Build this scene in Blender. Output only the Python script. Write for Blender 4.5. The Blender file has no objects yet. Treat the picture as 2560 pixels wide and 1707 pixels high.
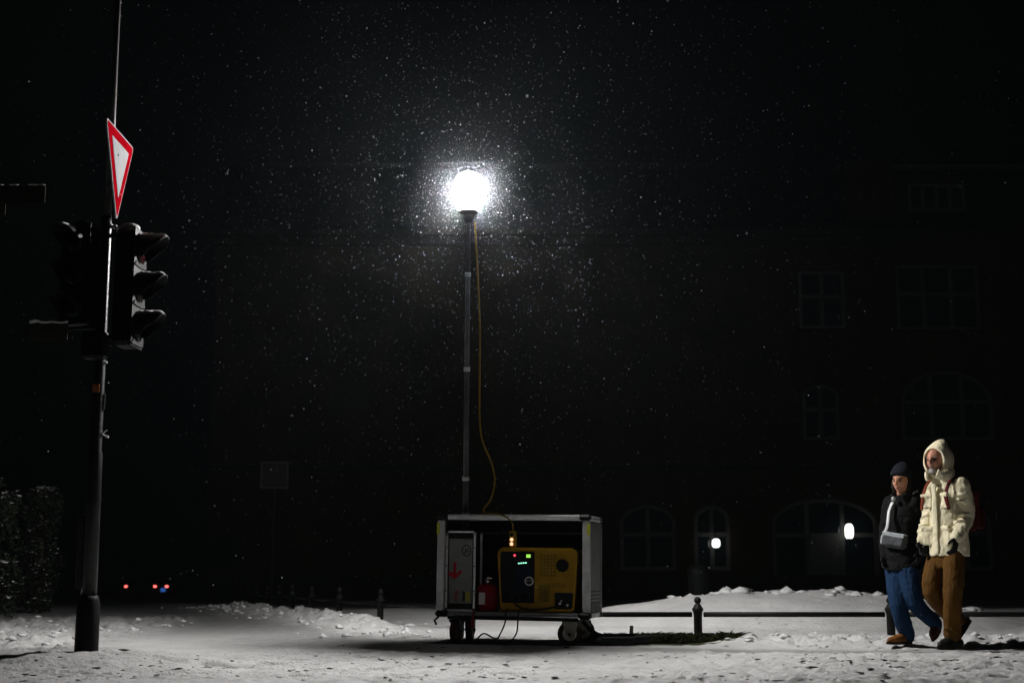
import bpy, math, random
import numpy as np
from mathutils import Vector, Matrix, Euler

random.seed(7)
rng = np.random.default_rng(11)
scene = bpy.context.scene
col = scene.collection
R = math.radians
V = Vector

# ------------------------------------------------------------------ camera
CAM_H, PITCH, FPX = 0.68, R(9.13), 3555.6
cam_d = bpy.data.cameras.new('camera')
cam_d.lens = 50.0
cam_d.sensor_width = 36.0
cam_d.clip_start = 0.1
cam_d.clip_end = 3000
cam_d.dof.use_dof = True
cam_d.dof.focus_distance = 13.0
cam_d.dof.aperture_fstop = 2.2
cam = bpy.data.objects.new('camera', cam_d)
cam.location = (0, 0, CAM_H)
cam.rotation_euler = (R(90) + PITCH, 0, 0)
col.objects.link(cam)
scene.camera = cam

# ------------------------------------------------------------------ world (night)
world = bpy.data.worlds.new('World')
scene.world = world
world.use_nodes = True
wn = world.node_tree
for n in list(wn.nodes):
    wn.nodes.remove(n)
sky = wn.nodes.new('ShaderNodeTexSky')
sky.sky_type = 'NISHITA'
sky.sun_disc = False
sky.sun_elevation = R(-11)
sky.sun_rotation = R(200)
bg = wn.nodes.new('ShaderNodeBackground')
bg.inputs['Strength'].default_value = 0.05
wo = wn.nodes.new('ShaderNodeOutputWorld')
wn.links.new(sky.outputs[0], bg.inputs[0])
wn.links.new(bg.outputs[0], wo.inputs[0])

# ------------------------------------------------------------------ picture settings
scene.view_settings.view_transform = 'Standard'
scene.view_settings.look = 'None'
scene.view_settings.exposure = 0.0
scene.view_settings.gamma = 1.0
scene.view_settings.use_curve_mapping = False
cy = scene.cycles
cy.max_bounces = 6
cy.diffuse_bounces = 4
cy.glossy_bounces = 3
cy.transmission_bounces = 4
cy.volume_bounces = 0
cy.transparent_max_bounces = 6
cy.sample_clamp_indirect = 4.0
cy.use_denoising = True
cy.caustics_reflective = False
cy.caustics_refractive = False

LAMP_STRENGTH = 12300.0
LAMP_COL = (1.0, 0.985, 0.97)


def P(px, py, Y):
    """the point on the vertical plane Y = const that the photograph shows at pixel px, py"""
    dx = (px - 1280.0) / FPX
    dy = (853.5 - py) / FPX
    c, s = math.cos(PITCH), math.sin(PITCH)
    fy, fz = c - dy * s, s + dy * c
    t = Y / fy
    return V((dx * t, Y, CAM_H + fz * t))


# ------------------------------------------------------------------ noise
_perm = np.random.default_rng(3).random((256, 256))


def vnoise(x, y, seed=0):
    x = np.asarray(x, float) + seed * 17.31
    y = np.asarray(y, float) + seed * 9.77
    ix, iy = np.floor(x).astype(int), np.floor(y).astype(int)
    fx, fy = x - ix, y - iy
    fx = fx * fx * (3 - 2 * fx)
    fy = fy * fy * (3 - 2 * fy)
    a = _perm[ix & 255, iy & 255]
    b = _perm[(ix + 1) & 255, iy & 255]
    c = _perm[ix & 255, (iy + 1) & 255]
    d = _perm[(ix + 1) & 255, (iy + 1) & 255]
    return (a * (1 - fx) + b * fx) * (1 - fy) + (c * (1 - fx) + d * fx) * fy - 0.5


def fbm(x, y, seed=0, o=4):
    r, a = 0.0, 1.0
    for k in range(o):
        r = r + a * vnoise(x * 2 ** k, y * 2 ** k, seed + k)
        a *= 0.5
    return r


def sst(a, b, x):
    t = np.clip((np.asarray(x, float) - a) / (b - a), 0, 1)
    return t * t * (3 - 2 * t)


# ------------------------------------------------------------------ materials
MATS = {}


def mat(name, color, rough=0.6, metal=0.0, var=0.0, vscale=12.0, bump=0.0, bscale=40.0, spec=0.15, coat=0.0, folds=None):
    m = bpy.data.materials.new(name)
    m.use_nodes = True
    nt = m.node_tree
    b = nt.nodes['Principled BSDF']
    b.inputs['Base Color'].default_value = (*color, 1)
    b.inputs['Roughness'].default_value = rough
    b.inputs['Metallic'].default_value = metal
    b.inputs['Specular IOR Level'].default_value = spec
    b.inputs['Coat Weight'].default_value = coat
    if var or bump:
        tc = nt.nodes.new('ShaderNodeTexCoord')
    if var:
        n = nt.nodes.new('ShaderNodeTexNoise')
        n.inputs['Scale'].default_value = vscale
        n.inputs['Detail'].default_value = 6
        nt.links.new(tc.outputs['Object'], n.inputs['Vector'])
        rp = nt.nodes.new('ShaderNodeValToRGB')
        rp.color_ramp.elements[0].position = 0.3
        rp.color_ramp.elements[1].position = 0.7
        rp.color_ramp.elements[0].color = (*[c * (1 - var) for c in color], 1)
        rp.color_ramp.elements[1].color = (*[min(1, c * (1 + var)) for c in color], 1)
        nt.links.new(n.outputs['Fac'], rp.inputs['Fac'])
        nt.links.new(rp.outputs['Color'], b.inputs['Base Color'])
    if folds:
        # soft creases running down the cloth
        mp_ = nt.nodes.new('ShaderNodeMapping')
        mp_.inputs['Scale'].default_value = folds
        mp_.inputs['Rotation'].default_value = (0.25, 0.2, 0.4)
        nt.links.new(tc.outputs['Object'], mp_.inputs['Vector'])
        n3 = nt.nodes.new('ShaderNodeTexNoise')
        n3.inputs['Scale'].default_value = 1.0
        n3.inputs['Detail'].default_value = 3
        n3.inputs['Distortion'].default_value = 0.6
        nt.links.new(mp_.outputs[0], n3.inputs['Vector'])
        bf = nt.nodes.new('ShaderNodeBump')
        bf.inputs['Strength'].default_value = 0.9
        bf.inputs['Distance'].default_value = 0.022
        nt.links.new(n3.outputs['Fac'], bf.inputs['Height'])
        nt.links.new(bf.outputs['Normal'], b.inputs['Normal'])
    if bump:
        n2 = nt.nodes.new('ShaderNodeTexNoise')
        n2.inputs['Scale'].default_value = bscale
        n2.inputs['Detail'].default_value = 5
        nt.links.new(tc.outputs['Object'], n2.inputs['Vector'])
        bp = nt.nodes.new('ShaderNodeBump')
        bp.inputs['Strength'].default_value = bump
        bp.inputs['Distance'].default_value = 0.02
        nt.links.new(n2.outputs['Fac'], bp.inputs['Height'])
        if folds:
            nt.links.new(bf.outputs['Normal'], bp.inputs['Normal'])
        nt.links.new(bp.outputs['Normal'], b.inputs['Normal'])
    MATS[name] = m
    return m


def emat(name, color, strength):
    m = bpy.data.materials.new(name)
    m.use_nodes = True
    nt = m.node_tree
    nt.nodes.remove(nt.nodes['Principled BSDF'])
    e = nt.nodes.new('ShaderNodeEmission')
    e.inputs['Color'].default_value = (*color, 1)
    e.inputs['Strength'].default_value = strength
    nt.links.new(e.outputs[0], nt.nodes['Material Output'].inputs['Surface'])
    MATS[name] = m
    return m


M = MATS
mat('snow_cap', (0.64, 0.64, 0.64), 0.7, bump=0.6, bscale=60)
mat('signal_black', (0.003, 0.0033, 0.0033), 0.6, var=0.3, vscale=20)
mat('pole_grey', (0.020, 0.0205, 0.020), 0.34, spec=0.15, metal=0.0, var=0.35, vscale=9, bump=0.15, bscale=30)
mat('pole_base', (0.003, 0.0033, 0.003), 0.6, var=0.4, vscale=8, bump=0.3, bscale=25)
mat('mast_grey', (0.07, 0.07, 0.07), 0.5, 0.0, var=0.3, vscale=9)
mat('galvanised', (0.13, 0.125, 0.12), 0.45, var=0.3, vscale=10)
mat('frost_dimmed', (0.022, 0.022, 0.022), 0.8, var=0.5, vscale=40)  # grey darkened for the shade under the visors
mat('panel_grey', (0.02, 0.02, 0.019), 0.6, var=0.2)
mat('sign_red', (0.21, 0.0015, 0.006), 1.0, spec=0.0, var=0.2, vscale=8)
mat('sign_white', (0.27, 0.27, 0.275), 1.0, spec=0.0, var=0.06, vscale=10)
mat('sign_back', (0.25, 0.25, 0.25), 0.5, 0.5)
mat('board_beige', (0.05, 0.046, 0.034), 1.0, spec=0.0, var=0.2, vscale=8)
mat('lens_red', (0.022, 0.0005, 0.0008), 0.25)
mat('lens_amber', (0.005, 0.0026, 0.0005), 0.25)
mat('lens_green', (0.0006, 0.004, 0.003), 0.25)
mat('orange_paint', (0.30, 0.09, 0.015), 0.7, var=0.2)
mat('white_paper', (0.7, 0.7, 0.68), 0.6)
mat('aluminium', (0.50, 0.51, 0.51), 0.42, 0.5, var=0.15, vscale=14, bump=0.08, bscale=80)
mat('alu_bright', (0.80, 0.81, 0.81), 0.35, 0.15, spec=0.5, var=0.12, vscale=20)
mat('alu_panel', (0.17, 0.17, 0.17), 0.5, 0.4, var=0.2, vscale=6, bump=0.1, bscale=50)
mat('black_rubber', (0.015, 0.015, 0.015), 0.65, var=0.3)
mat('black_plastic', (0.007, 0.0075, 0.009), 0.5, var=0.2)
mat('panel_blue_black', (0.004, 0.008, 0.02), 0.35)
mat('yellow_paint', (0.35, 0.195, 0.007), 0.45, var=0.18, vscale=7, bump=0.08, bscale=60)
mat('yellow_dark', (0.20, 0.13, 0.015), 0.6, var=0.3)
mat('tape_yellow', (0.45, 0.50, 0.02), 0.5)
mat('case_white', (0.20, 0.21, 0.195), 0.55, var=0.12, vscale=9)
mat('ink_red', (0.40, 0.015, 0.03), 0.6, var=0.2, vscale=30)
mat('ink_black', (0.04, 0.04, 0.045), 0.6)
mat('label_yellow', (0.40, 0.36, 0.05), 0.6)
mat('can_red', (0.26, 0.004, 0.010), 0.35, var=0.15)
mat('steel', (0.6, 0.6, 0.6), 0.25, 0.95)
mat('caster_beige', (0.36, 0.35, 0.29), 0.55, 0.2, var=0.2)
mat('tyre_brown', (0.06, 0.035, 0.015), 0.6, var=0.3)
mat('tyre_red_brown', (0.09, 0.018, 0.008), 0.6, var=0.3)
mat('rim_white', (0.85, 0.84, 0.79), 0.45, var=0.1)
mat('cable_yellow', (0.17, 0.105, 0.006), 0.5, var=0.2, vscale=40)
mat('fence_iron', (0.006, 0.006, 0.0055), 0.55, 0.0, var=0.4, vscale=30, bump=0.2, bscale=50)
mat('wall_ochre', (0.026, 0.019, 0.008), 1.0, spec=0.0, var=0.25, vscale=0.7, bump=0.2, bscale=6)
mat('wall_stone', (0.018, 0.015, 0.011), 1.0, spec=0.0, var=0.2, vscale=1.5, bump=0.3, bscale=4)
mat('roof_slate', (0.006, 0.006, 0.0062), 1.0, spec=0.0, var=0.3, vscale=3)
mat('window_paint', (0.060, 0.060, 0.057), 0.6)
mat('window_glass', (0.006, 0.010, 0.012), 0.08, spec=0.4)
mat('door_dark', (0.05, 0.055, 0.05), 0.6, var=0.2)
mat('car_paint', (0.02, 0.022, 0.026), 0.3, 0.3, coat=0.5)
mat('car_glass', (0.01, 0.012, 0.014), 0.08)
mat('grass', (0.016, 0.018, 0.004), 0.8, var=0.45, vscale=9)
mat('leaf_dark', (0.010, 0.014, 0.007), 0.7, var=0.4, vscale=4)
mat('bark', (0.05, 0.04, 0.03), 0.9, bump=0.5)
mat('strap_white', (0.62, 0.63, 0.65), 0.6, var=0.08)
mat('skin', (0.43, 0.21, 0.135), 0.5, var=0.12, vscale=30)
mat('skin_ruddy', (0.42, 0.20, 0.135), 0.5, var=0.2, vscale=30)
mat('beard_grey', (0.34, 0.32, 0.30), 0.8, bump=1.0, bscale=140)
mat('hair_dark', (0.018, 0.013, 0.011), 0.6, bump=0.8, bscale=120)
mat('eye_dark', (0.01, 0.008, 0.007), 0.2)
mat('lip', (0.26, 0.07, 0.06), 0.5)
mat('jacket_cream', (0.66, 0.60, 0.42), 0.8, var=0.06, vscale=6, bump=0.15, bscale=90, folds=(17, 17, 6))
mat('trouser_brown', (0.085, 0.038, 0.005), 0.85, var=0.08, vscale=6, bump=0.15, bscale=90, folds=(15, 15, 6))
mat('jacket_black', (0.003, 0.0038, 0.0034), 0.85, spec=0.15, var=0.3, vscale=10, bump=0.5, bscale=24)
mat('jeans_blue', (0.007, 0.026, 0.068), 0.85, var=0.2, vscale=8, bump=0.15, bscale=90, folds=(16, 16, 7))
mat('beanie_navy', (0.010, 0.012, 0.018), 0.9, var=0.3, vscale=60, bump=0.8, bscale=120)
mat('boot_brown', (0.20, 0.075, 0.016), 0.6, var=0.25, vscale=20, bump=0.3)
mat('boot_dark_brown', (0.06, 0.022, 0.012), 0.6, var=0.25, vscale=20, bump=0.3)
mat('boot_black', (0.010, 0.009, 0.008), 0.5, var=0.3, bump=0.3)
mat('sole', (0.035, 0.028, 0.02), 0.8)
mat('glove_black', (0.008, 0.008, 0.009), 0.7, bump=0.4)
mat('pack_red', (0.07, 0.005, 0.007), 0.75, var=0.2, bump=0.4)
mat('strap_rust', (0.15, 0.030, 0.012), 0.75, var=0.15)
mat('bag_grey', (0.07, 0.073, 0.08), 0.75, var=0.15, vscale=30, bump=0.4, bscale=80)
mat('bag_light', (0.34, 0.36, 0.38), 0.6, var=0.1)
mat('sticker_orange', (0.30, 0.10, 0.03), 0.6)
mat('far_sign', (0.018, 0.011, 0.011), 0.6, var=0.2)
mat('far_sign_edge', (0.035, 0.035, 0.036), 0.6)
emat('lamp_white', LAMP_COL, LAMP_STRENGTH)
m = bpy.data.materials.new('glowing_diffuser')      # thin open mesh fabric: glows and lets the burner through
m.use_nodes = True
nt = m.node_tree
nt.nodes.remove(nt.nodes['Principled BSDF'])
e_ = nt.nodes.new('ShaderNodeEmission')
e_.inputs['Color'].default_value = (*LAMP_COL, 1)
e_.inputs['Strength'].default_value = 14.0
tr_ = nt.nodes.new('ShaderNodeBsdfTransparent')
ad_ = nt.nodes.new('ShaderNodeAddShader')
nt.links.new(e_.outputs[0], ad_.inputs[0])
nt.links.new(tr_.outputs[0], ad_.inputs[1])
nt.links.new(ad_.outputs[0], nt.nodes['Material Output'].inputs['Surface'])
M['glowing_diffuser'] = m
emat('lantern_white', (1.0, 0.99, 0.93), 3.0)
emat('led_orange', (1.0, 0.50, 0.28), 1.8)
emat('led_red', (1.0, 0.06, 0.10), 1.6)
emat('led_green', (0.35, 0.80, 0.10), 1.1)
emat('led_mint', (0.30, 1.0, 0.62), 2.2)
emat('tail_red', (1.0, 0.13, 0.11), 3.6)
emat('tail_blue', (0.05, 0.20, 0.7), 0.45)
emat('far_glow', (0.8, 0.85, 1.0), 0.5)

# snowflake: thin ice, lets light through
m = bpy.data.materials.new('snowflake')
m.use_nodes = True
nt = m.node_tree
nt.nodes.remove(nt.nodes['Principled BSDF'])
d_ = nt.nodes.new('ShaderNodeBsdfDiffuse')
t_ = nt.nodes.new('ShaderNodeBsdfTranslucent')
d_.inputs['Color'].default_value = (0.9, 0.92, 0.95, 1)
t_.inputs['Color'].default_value = (0.85, 0.88, 0.92, 1)
mx = nt.nodes.new('ShaderNodeMixShader')
mx.inputs[0].default_value = 0.5
nt.links.new(d_.outputs[0], mx.inputs[1])
nt.links.new(t_.outputs[0], mx.inputs[2])
nt.links.new(mx.outputs[0], nt.nodes['Material Output'].inputs['Surface'])
M['snowflake'] = m


# ------------------------------------------------------------------ mesh builder
class MB:
    def __init__(s):
        s.v, s.f = [], []

    def add(s, verts, faces):
        o = len(s.v)
        s.v += [tuple(p) for p in verts]
        s.f += [tuple(i + o for i in f) for f in faces]
        return s

    def box(s, c, size, rot=None, bev=0.0):
        x, y, z = [q / 2 for q in size]
        c = V(c)
        if bev <= 0:
            pts = [V((a * x, b * y, d * z)) for d in (-1, 1) for b in (-1, 1) for a in (-1, 1)]
            fs = [(0, 2, 3, 1), (4, 5, 7, 6), (0, 1, 5, 4), (2, 6, 7, 3), (0, 4, 6, 2), (1, 3, 7, 5)]
        else:
            b = min(bev, x * .9, y * .9, z * .9)
            pts, fs, idx = [], [], {}
            for sx in (-1, 1):
                for sy in (-1, 1):
                    for sz in (-1, 1):
                        for k in range(3):
                            q = [sx * (x - b), sy * (y - b), sz * (z - b)]
                            q[k] += (sx, sy, sz)[k] * b
                            idx[(sx, sy, sz, k)] = len(pts)
                            pts.append(V(q))
            for k in range(3):
                for sg in (-1, 1):
                    o = [a for a in range(3) if a != k]
                    loop = []
                    for (p, q) in ((-1, -1), (1, -1), (1, 1), (-1, 1)):
                        t = [0, 0, 0]
                        t[k] = sg
                        t[o[0]] = p
                        t[o[1]] = q
                        loop.append(idx[(*t, k)])
                    fs.append(tuple(loop if (sg > 0) == (k != 1) else loop[::-1]))
            for k in range(3):
                o = [a for a in range(3) if a != k]
                for p in (-1, 1):
                    for q in (-1, 1):
                        t0 = [0, 0, 0]
                        t0[o[0]] = p
                        t0[o[1]] = q
                        a = t0[:]
                        a[k] = -1
                        d = t0[:]
                        d[k] = 1
                        fs.append((idx[(*a, o[0])], idx[(*d, o[0])], idx[(*d, o[1])], idx[(*a, o[1])]))
            for sx in (-1, 1):
                for sy in (-1, 1):
                    for sz in (-1, 1):
                        fs.append(tuple(idx[(sx, sy, sz, k)] for k in range(3)))
        if rot is not None:
            pts = [rot @ p for p in pts]
        return s.add([p + c for p in pts], fs)

    def tube(s, pts, rad, n=10, cap=True, side=None):
        """loft along a path; rad: number, or list of number / (ra, rb)"""
        pts = [V(p) for p in pts]
        if not isinstance(rad, (list, tuple)):
            rad = [rad] * len(pts)
        vs, fs = [], []
        prev = None
        for i, p in enumerate(pts):
            t = (pts[min(i + 1, len(pts) - 1)] - pts[max(i - 1, 0)])
            t.normalize()
            if prev is None:
                a = V(side) if side is not None else (V((0, 0, 1)) if abs(t.z) < 0.9 else V((1, 0, 0)))
            else:
                a = prev
            a = a - t * a.dot(t)
            if a.length < 1e-5:
                a = t.orthogonal()
            a.normalize()
            prev = a
            b = t.cross(a)
            ra, rb = rad[i] if isinstance(rad[i], (list, tuple)) else (rad[i], rad[i])
            for k in range(n):
                w = 2 * math.pi * k / n
                vs.append(p + a * math.cos(w) * ra + b * math.sin(w) * rb)
        for i in range(len(pts) - 1):
            for k in range(n):
                k2 = (k + 1) % n
                fs.append((i * n + k, i * n + k2, (i + 1) * n + k2, (i + 1) * n + k))
        if cap:
            fs.append(tuple(range(n))[::-1])
            fs.append(tuple((len(pts) - 1) * n + k for k in range(n)))
        return s.add(vs, fs)

    def cyl(s, a, b, r, r2=None, n=16):
        return s.tube([a, b], [r, r if r2 is None else r2], n)

    def rings(s, rs, n=24):
        """rs: (centre, half a, half b, yaw) horizontal ellipses from bottom to top"""
        vs, fs = [], []
        for (c, a, b, yaw) in rs:
            c = V(c)
            ca, sa = math.cos(yaw), math.sin(yaw)
            for k in range(n):
                w = 2 * math.pi * k / n
                x, y = a * math.cos(w), b * math.sin(w)
                vs.append(c + V((x * ca - y * sa, x * sa + y * ca, 0)))
        for i in range(len(rs) - 1):
            for k in range(n):
                k2 = (k + 1) % n
                fs.append((i * n + k, i * n + k2, (i + 1) * n + k2, (i + 1) * n + k))
        fs.append(tuple(range(n))[::-1])
        fs.append(tuple((len(rs) - 1) * n + k for k in range(n)))
        return s.add(vs, fs)

    def ball(s, c, r, n=14, m=8, rot=None, fn=None):
        c = V(c)
        rr = r if isinstance(r, (list, tuple)) else (r, r, r)
        vs, fs = [], []

        def put(d):
            q = V((d.x * rr[0], d.y * rr[1], d.z * rr[2]))
            if fn:
                q = fn(d, q)
            if rot is not None:
                q = rot @ q
            vs.append(c + q)
        put(V((0, 0, -1)))
        for j in range(1, m):
            t = math.pi * j / m
            for k in range(n):
                w = 2 * math.pi * k / n
                put(V((math.sin(t) * math.cos(w), math.sin(t) * math.sin(w), -math.cos(t))))
        put(V((0, 0, 1)))
        for k in range(n):
            fs.append((0, 1 + (k + 1) % n, 1 + k))
        for j in range(m - 2):
            for k in range(n):
                a, b = 1 + j * n + k, 1 + j * n + (k + 1) % n
                fs.append((a, b, b + n, a + n))
        e = len(vs) - 1
        for k in range(n):
            fs.append((e, 1 + (m - 2) * n + k, 1 + (m - 2) * n + (k + 1) % n))
        return s.add(vs, fs)

    def lathe(s, c, prof, n=16, axis=None):
        """prof: (r, h) pairs from bottom to top about axis (default z)"""
        c = V(c)
        rot = Matrix.Identity(3) if axis is None else V((0, 0, 1)).rotation_difference(V(axis)).to_matrix()
        vs, fs = [], []
        for (r, h) in prof:
            for k in range(n):
                w = 2 * math.pi * k / n
                vs.append(c + rot @ V((r * math.cos(w), r * math.sin(w), h)))
        for i in range(len(prof) - 1):
            for k in range(n):
                k2 = (k + 1) % n
                fs.append((i * n + k, i * n + k2, (i + 1) * n + k2, (i + 1) * n + k))
        fs.append(tuple(range(n))[::-1])
        fs.append(tuple((len(prof) - 1) * n + k for k in range(n)))
        return s.add(vs, fs)

    def prism(s, poly, ex, ey, o, thick):
        """polygon (u, v) in the plane ex, ey at o, extruded by thick along ex x ey"""
        ex, ey, o = V(ex), V(ey), V(o)
        nrm = ex.cross(ey).normalized()
        n = len(poly)
        a = [o + ex * u + ey * w for (u, w) in poly]
        b = [p + nrm * thick for p in a]
        fs = [tuple(range(n))[::-1], tuple(range(n, 2 * n))]
        for k in range(n):
            k2 = (k + 1) % n
            fs.append((k, k2, n + k2, n + k))
        return s.add(a + b, fs)

    def build(s, name, material, parent=None, smooth=False):
        me = bpy.data.meshes.new(name)
        me.from_pydata(s.v, [], s.f)
        me.update()
        if smooth:
            me.polygons.foreach_set('use_smooth', [True] * len(me.polygons))
        ob = bpy.data.objects.new(name, me)
        me.materials.append(M[material])
        col.objects.link(ob)
        if parent is not None:
            ob.parent = parent
        return ob


def tag(o, label=None, cat=None, group=None, kind=None):
    if label:
        o['label'] = label
    if cat:
        o['category'] = cat
    if group:
        o['group'] = group
    if kind:
        o['kind'] = kind
    return o


def thing(name, label, cat, loc=(0, 0, 0), rz=0.0, group=None):
    o = bpy.data.objects.new(name, None)
    o.empty_display_size = 0.1
    o.location = loc
    o.rotation_euler = (0, 0, rz)
    col.objects.link(o)
    return tag(o, label, cat, group)


def weighted(o, angle=35):
    me = o.data
    me.polygons.foreach_set('use_smooth', [True] * len(me.polygons))
    try:
        me.set_sharp_from_angle(angle=R(angle))
    except Exception:
        pass
    return o


def path_smooth(pts, k=8):
    """Catmull-Rom through points"""
    pts = [V(p) for p in pts]
    q = [pts[0]] + pts + [pts[-1]]
    out = []
    for i in range(1, len(q) - 2):
        a, b, c, d = q[i - 1], q[i], q[i + 1], q[i + 2]
        for j in range(k):
            t = j / k
            out.append(0.5 * ((2 * b) + (c - a) * t + (2 * a - 5 * b + 4 * c - d) * t * t + (3 * b - a - 3 * c + d) * t ** 3))
    out.append(pts[-1])
    return out


# ------------------------------------------------------------------ ground
SLOPE = 0.0135
FENCE = [(8.05, 14.8), (6.02, 14.8), (3.87, 14.8), (1.90, 14.8), (-0.55, 14.8), (-0.64, 16.75), (-1.72, 18.9),
         (-2.46, 20.6), (-3.08, 22.2), (-3.65, 24.0), (-4.16, 25.8), (-4.68, 27.6), (-5.20, 29.4), (-5.7, 31.2)]
# footprints trodden into the foreground snow
_fp = np.random.default_rng(21)
FEET = []
for k in range(48):
    x0, y0 = _fp.uniform(-6, 6), _fp.uniform(8.2, 12.2)
    a0 = _fp.choice([0.0, math.pi]) + _fp.normal(0, 0.35)
    for j in range(5):
        x = x0 + math.cos(a0) * 0.68 * j - math.sin(a0) * 0.11 * (1 if j % 2 else -1)
        y = y0 + math.sin(a0) * 0.68 * j + math.cos(a0) * 0.11 * (1 if j % 2 else -1)
        FEET.append((x, y, a0 + _fp.normal(0, 0.15)))


def fence_side(x, y):
    """signed-ish distance: >0 behind the fence (park side)"""
    right = y - 14.8
    # left run: from (-0.1,14.8) toward (-5.7,31.2)
    ux, uy = -0.32, 0.947
    nx, ny = 0.947, 0.32
    left = (x + 0.1) * nx + (y - 14.8) * ny
    return np.where(x > -0.1, np.minimum(right, np.maximum(left, right)), np.minimum(left, right * 0 + left))


def ground_z(x, y, fine=True):
    x = np.asarray(x, float)
    y = np.asarray(y, float)
    z = -SLOPE * np.maximum(0, y - 25)
    side = fence_side(x, y)
    # park side: softly rolling snow cover, with the ploughed mound on the right
    park = sst(0.1, 1.0, side)
    z = z + park * (0.05 + 0.05 * fbm(x * 0.6, y * 0.6, 5)) * sst(30, 20, y)
    md = np.sqrt(((x - 3.35) / 2.75) ** 2 + ((y - 17.5) / 1.9) ** 2)
    mound = np.clip(1 - md ** 2, 0, 1)
    z = z + 0.36 * mound ** 0.8 * (1 + 0.10 * fbm(x * 1.2, y * 1.2, 8)) * np.clip(park + .0, 0, 1)
    crest = np.exp(-((y - 17.6) / 0.45) ** 2) * sst(1.6, 3.0, x) * sst(6.2, 5.0, x)
    z = z + crest * 0.10 * np.clip(fbm(x * 3.5, y * 3.5, 12), 0, 1)
    # ploughed-up bank on the street side of the fence
    bank = np.exp(-((side + 0.85) / 0.45) ** 2)
    bl = bank * sst(-1.0, -1.7, x) * sst(33, 24, y)
    z = z + bl * (0.03 + 0.15 * np.clip(fbm(x * 2.6, y * 2.6, 14), -0.2, 1)) + bl * 0.13 * np.abs(fbm(x * 6, y * 4, 15)) + bl * 0.05 * fbm(x * 14, y * 9, 18)
    br = np.exp(-((y - 13.75) / 0.55) ** 2) * sst(1.6, 2.6, x)
    z = z + br * (0.040 + 0.07 * fbm(x * 3, y * 3, 16) + 0.09 * np.abs(fbm(x * 7, y * 5, 17)) + 0.03 * fbm(x * 15, y * 10, 19))
    # left lumpy verge
    vl = sst(-3.7, -4.6, x) * sst(11.0, 12.6, y) * sst(24, 19, y)
    z = z + vl * (0.07 * fbm(x * 2.5, y * 2.5, 20) + 0.11 * np.abs(fbm(x * 6, y * 4, 21)) + 0.04 * fbm(x * 14, y * 9, 22))
    z = z + 0.108 * np.exp(-(np.sqrt(((x + 3.3) / 0.95) ** 2 + ((y - 10.6) / 0.8) ** 2)) ** 4)
    # trampled foreground
    tr = sst(12.6, 11.7, y) + 0.35 * sst(12.6, 13.2, y) * sst(1.0, 2.0, x) * sst(14.9, 14.2, y)
    tr = tr * (0.50 + 0.55 * sst(-2, 3.5, x))
    z = z + tr * (0.026 * fbm(x * 3.2, y * 3.2, 30) + 0.046 * np.abs(fbm(x * 8, y * 7, 31)) + 0.020 * fbm(x * 17, y * 13, 32) - 0.014)
    z = z + mound * 0.02 * fbm(x * 5, y * 5, 44) + 0.006 * fbm(x * 6, y * 6, 40) + 0.02 * fbm(x * 0.4, y * 0.4, 41)
    z = z - 0.028 * np.exp(-((x - 3.5) / 1.6) ** 4) * np.exp(-((y - 12.75) / 0.5) ** 4)
    if fine:
        sub = np.nonzero((y < 15) & (y > 7) & (np.abs(x) < 8))[0]
        xs, ys, zs = x[sub], y[sub], np.zeros(len(sub))
        order = np.argsort(ys)
        xs, ys = xs[order], ys[order]
        for (fx, fy, fa) in FEET:
            i0, i1 = np.searchsorted(ys, fy - 0.3), np.searchsorted(ys, fy + 0.3)
            if i1 <= i0:
                continue
            u0, w0_ = xs[i0:i1] - fx, ys[i0:i1] - fy
            u = u0 * math.cos(fa) + w0_ * math.sin(fa)
            w = -u0 * math.sin(fa) + w0_ * math.cos(fa)
            d = np.sqrt((u / 0.155) ** 2 + (w / 0.06) ** 2)
            zs[i0:i1] += -0.024 * np.clip(1.25 - d, 0, 1) ** 0.7 + 0.010 * np.exp(-((d - 1.25) / 0.3) ** 2)
        z[sub[order]] += zs
        # wheel ruts of the trolley and cycle tracks across the foreground
        for (yy0, amp, sl, ww) in ((11.35, .016, .03, .05), (10.35, .018, -.02, .07), (12.3, .012, .008, .04)):
            rr = y - (yy0 + sl * x + 0.10 * fbm(x * .5, x * 0 + yy0, 50))
            z = z - amp * np.exp(-(rr / ww) ** 2)
    return z


def gz(x, y):
    return float(ground_z(np.array([x]), np.array([y]), True)[0])


def axis_x():
    a = list(np.arange(-6.6, 6.6001, 0.032))
    s, x = 0.04, 6.6
    out = []
    while x < 420:
        s *= 1.25
        x += s
        out.append(x)
    return np.array([-q for q in out[::-1]] + a + out)


def axis_y():
    out, y = [], -60.0
    while y < 6.6:
        out.append(y)
        y += max(0.3, (6.6 - y) * 0.4)
    y = 7.0
    while y < 34:
        out.append(y)
        y += 0.022 * (y / 9.0) ** 1.6
    s = 0.25
    while y < 600:
        out.append(y)
        s *= 1.13
        y += s
    return np.array(out)


gx, gy = axis_x(), axis_y()
GX, GY = np.meshgrid(gx, gy)
flatx, flaty = GX.ravel(), GY.ravel()
GZ = ground_z(flatx, flaty)
nx_, ny_ = len(gx), len(gy)
verts = np.column_stack([flatx, flaty, GZ]).astype(np.float32)
ii = (np.arange(ny_ - 1)[:, None] * nx_ + np.arange(nx_ - 1)[None, :]).ravel()
quads = np.column_stack([ii, ii + 1, ii + 1 + nx_, ii + nx_]).astype(np.int32)


def mesh_np(name, vs, fs):
    me = bpy.data.meshes.new(name)
    k = fs.shape[1]
    me.vertices.add(len(vs))
    me.vertices.foreach_set('co', np.ascontiguousarray(vs, dtype=np.float32).ravel())
    me.loops.add(fs.size)
    me.loops.foreach_set('vertex_index', np.ascontiguousarray(fs, dtype=np.int32).ravel())
    me.polygons.add(len(fs))
    me.polygons.foreach_set('loop_start', np.arange(0, fs.size, k, dtype=np.int32))
    me.update(calc_edges=True)
    me.validate()
    return me


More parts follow.
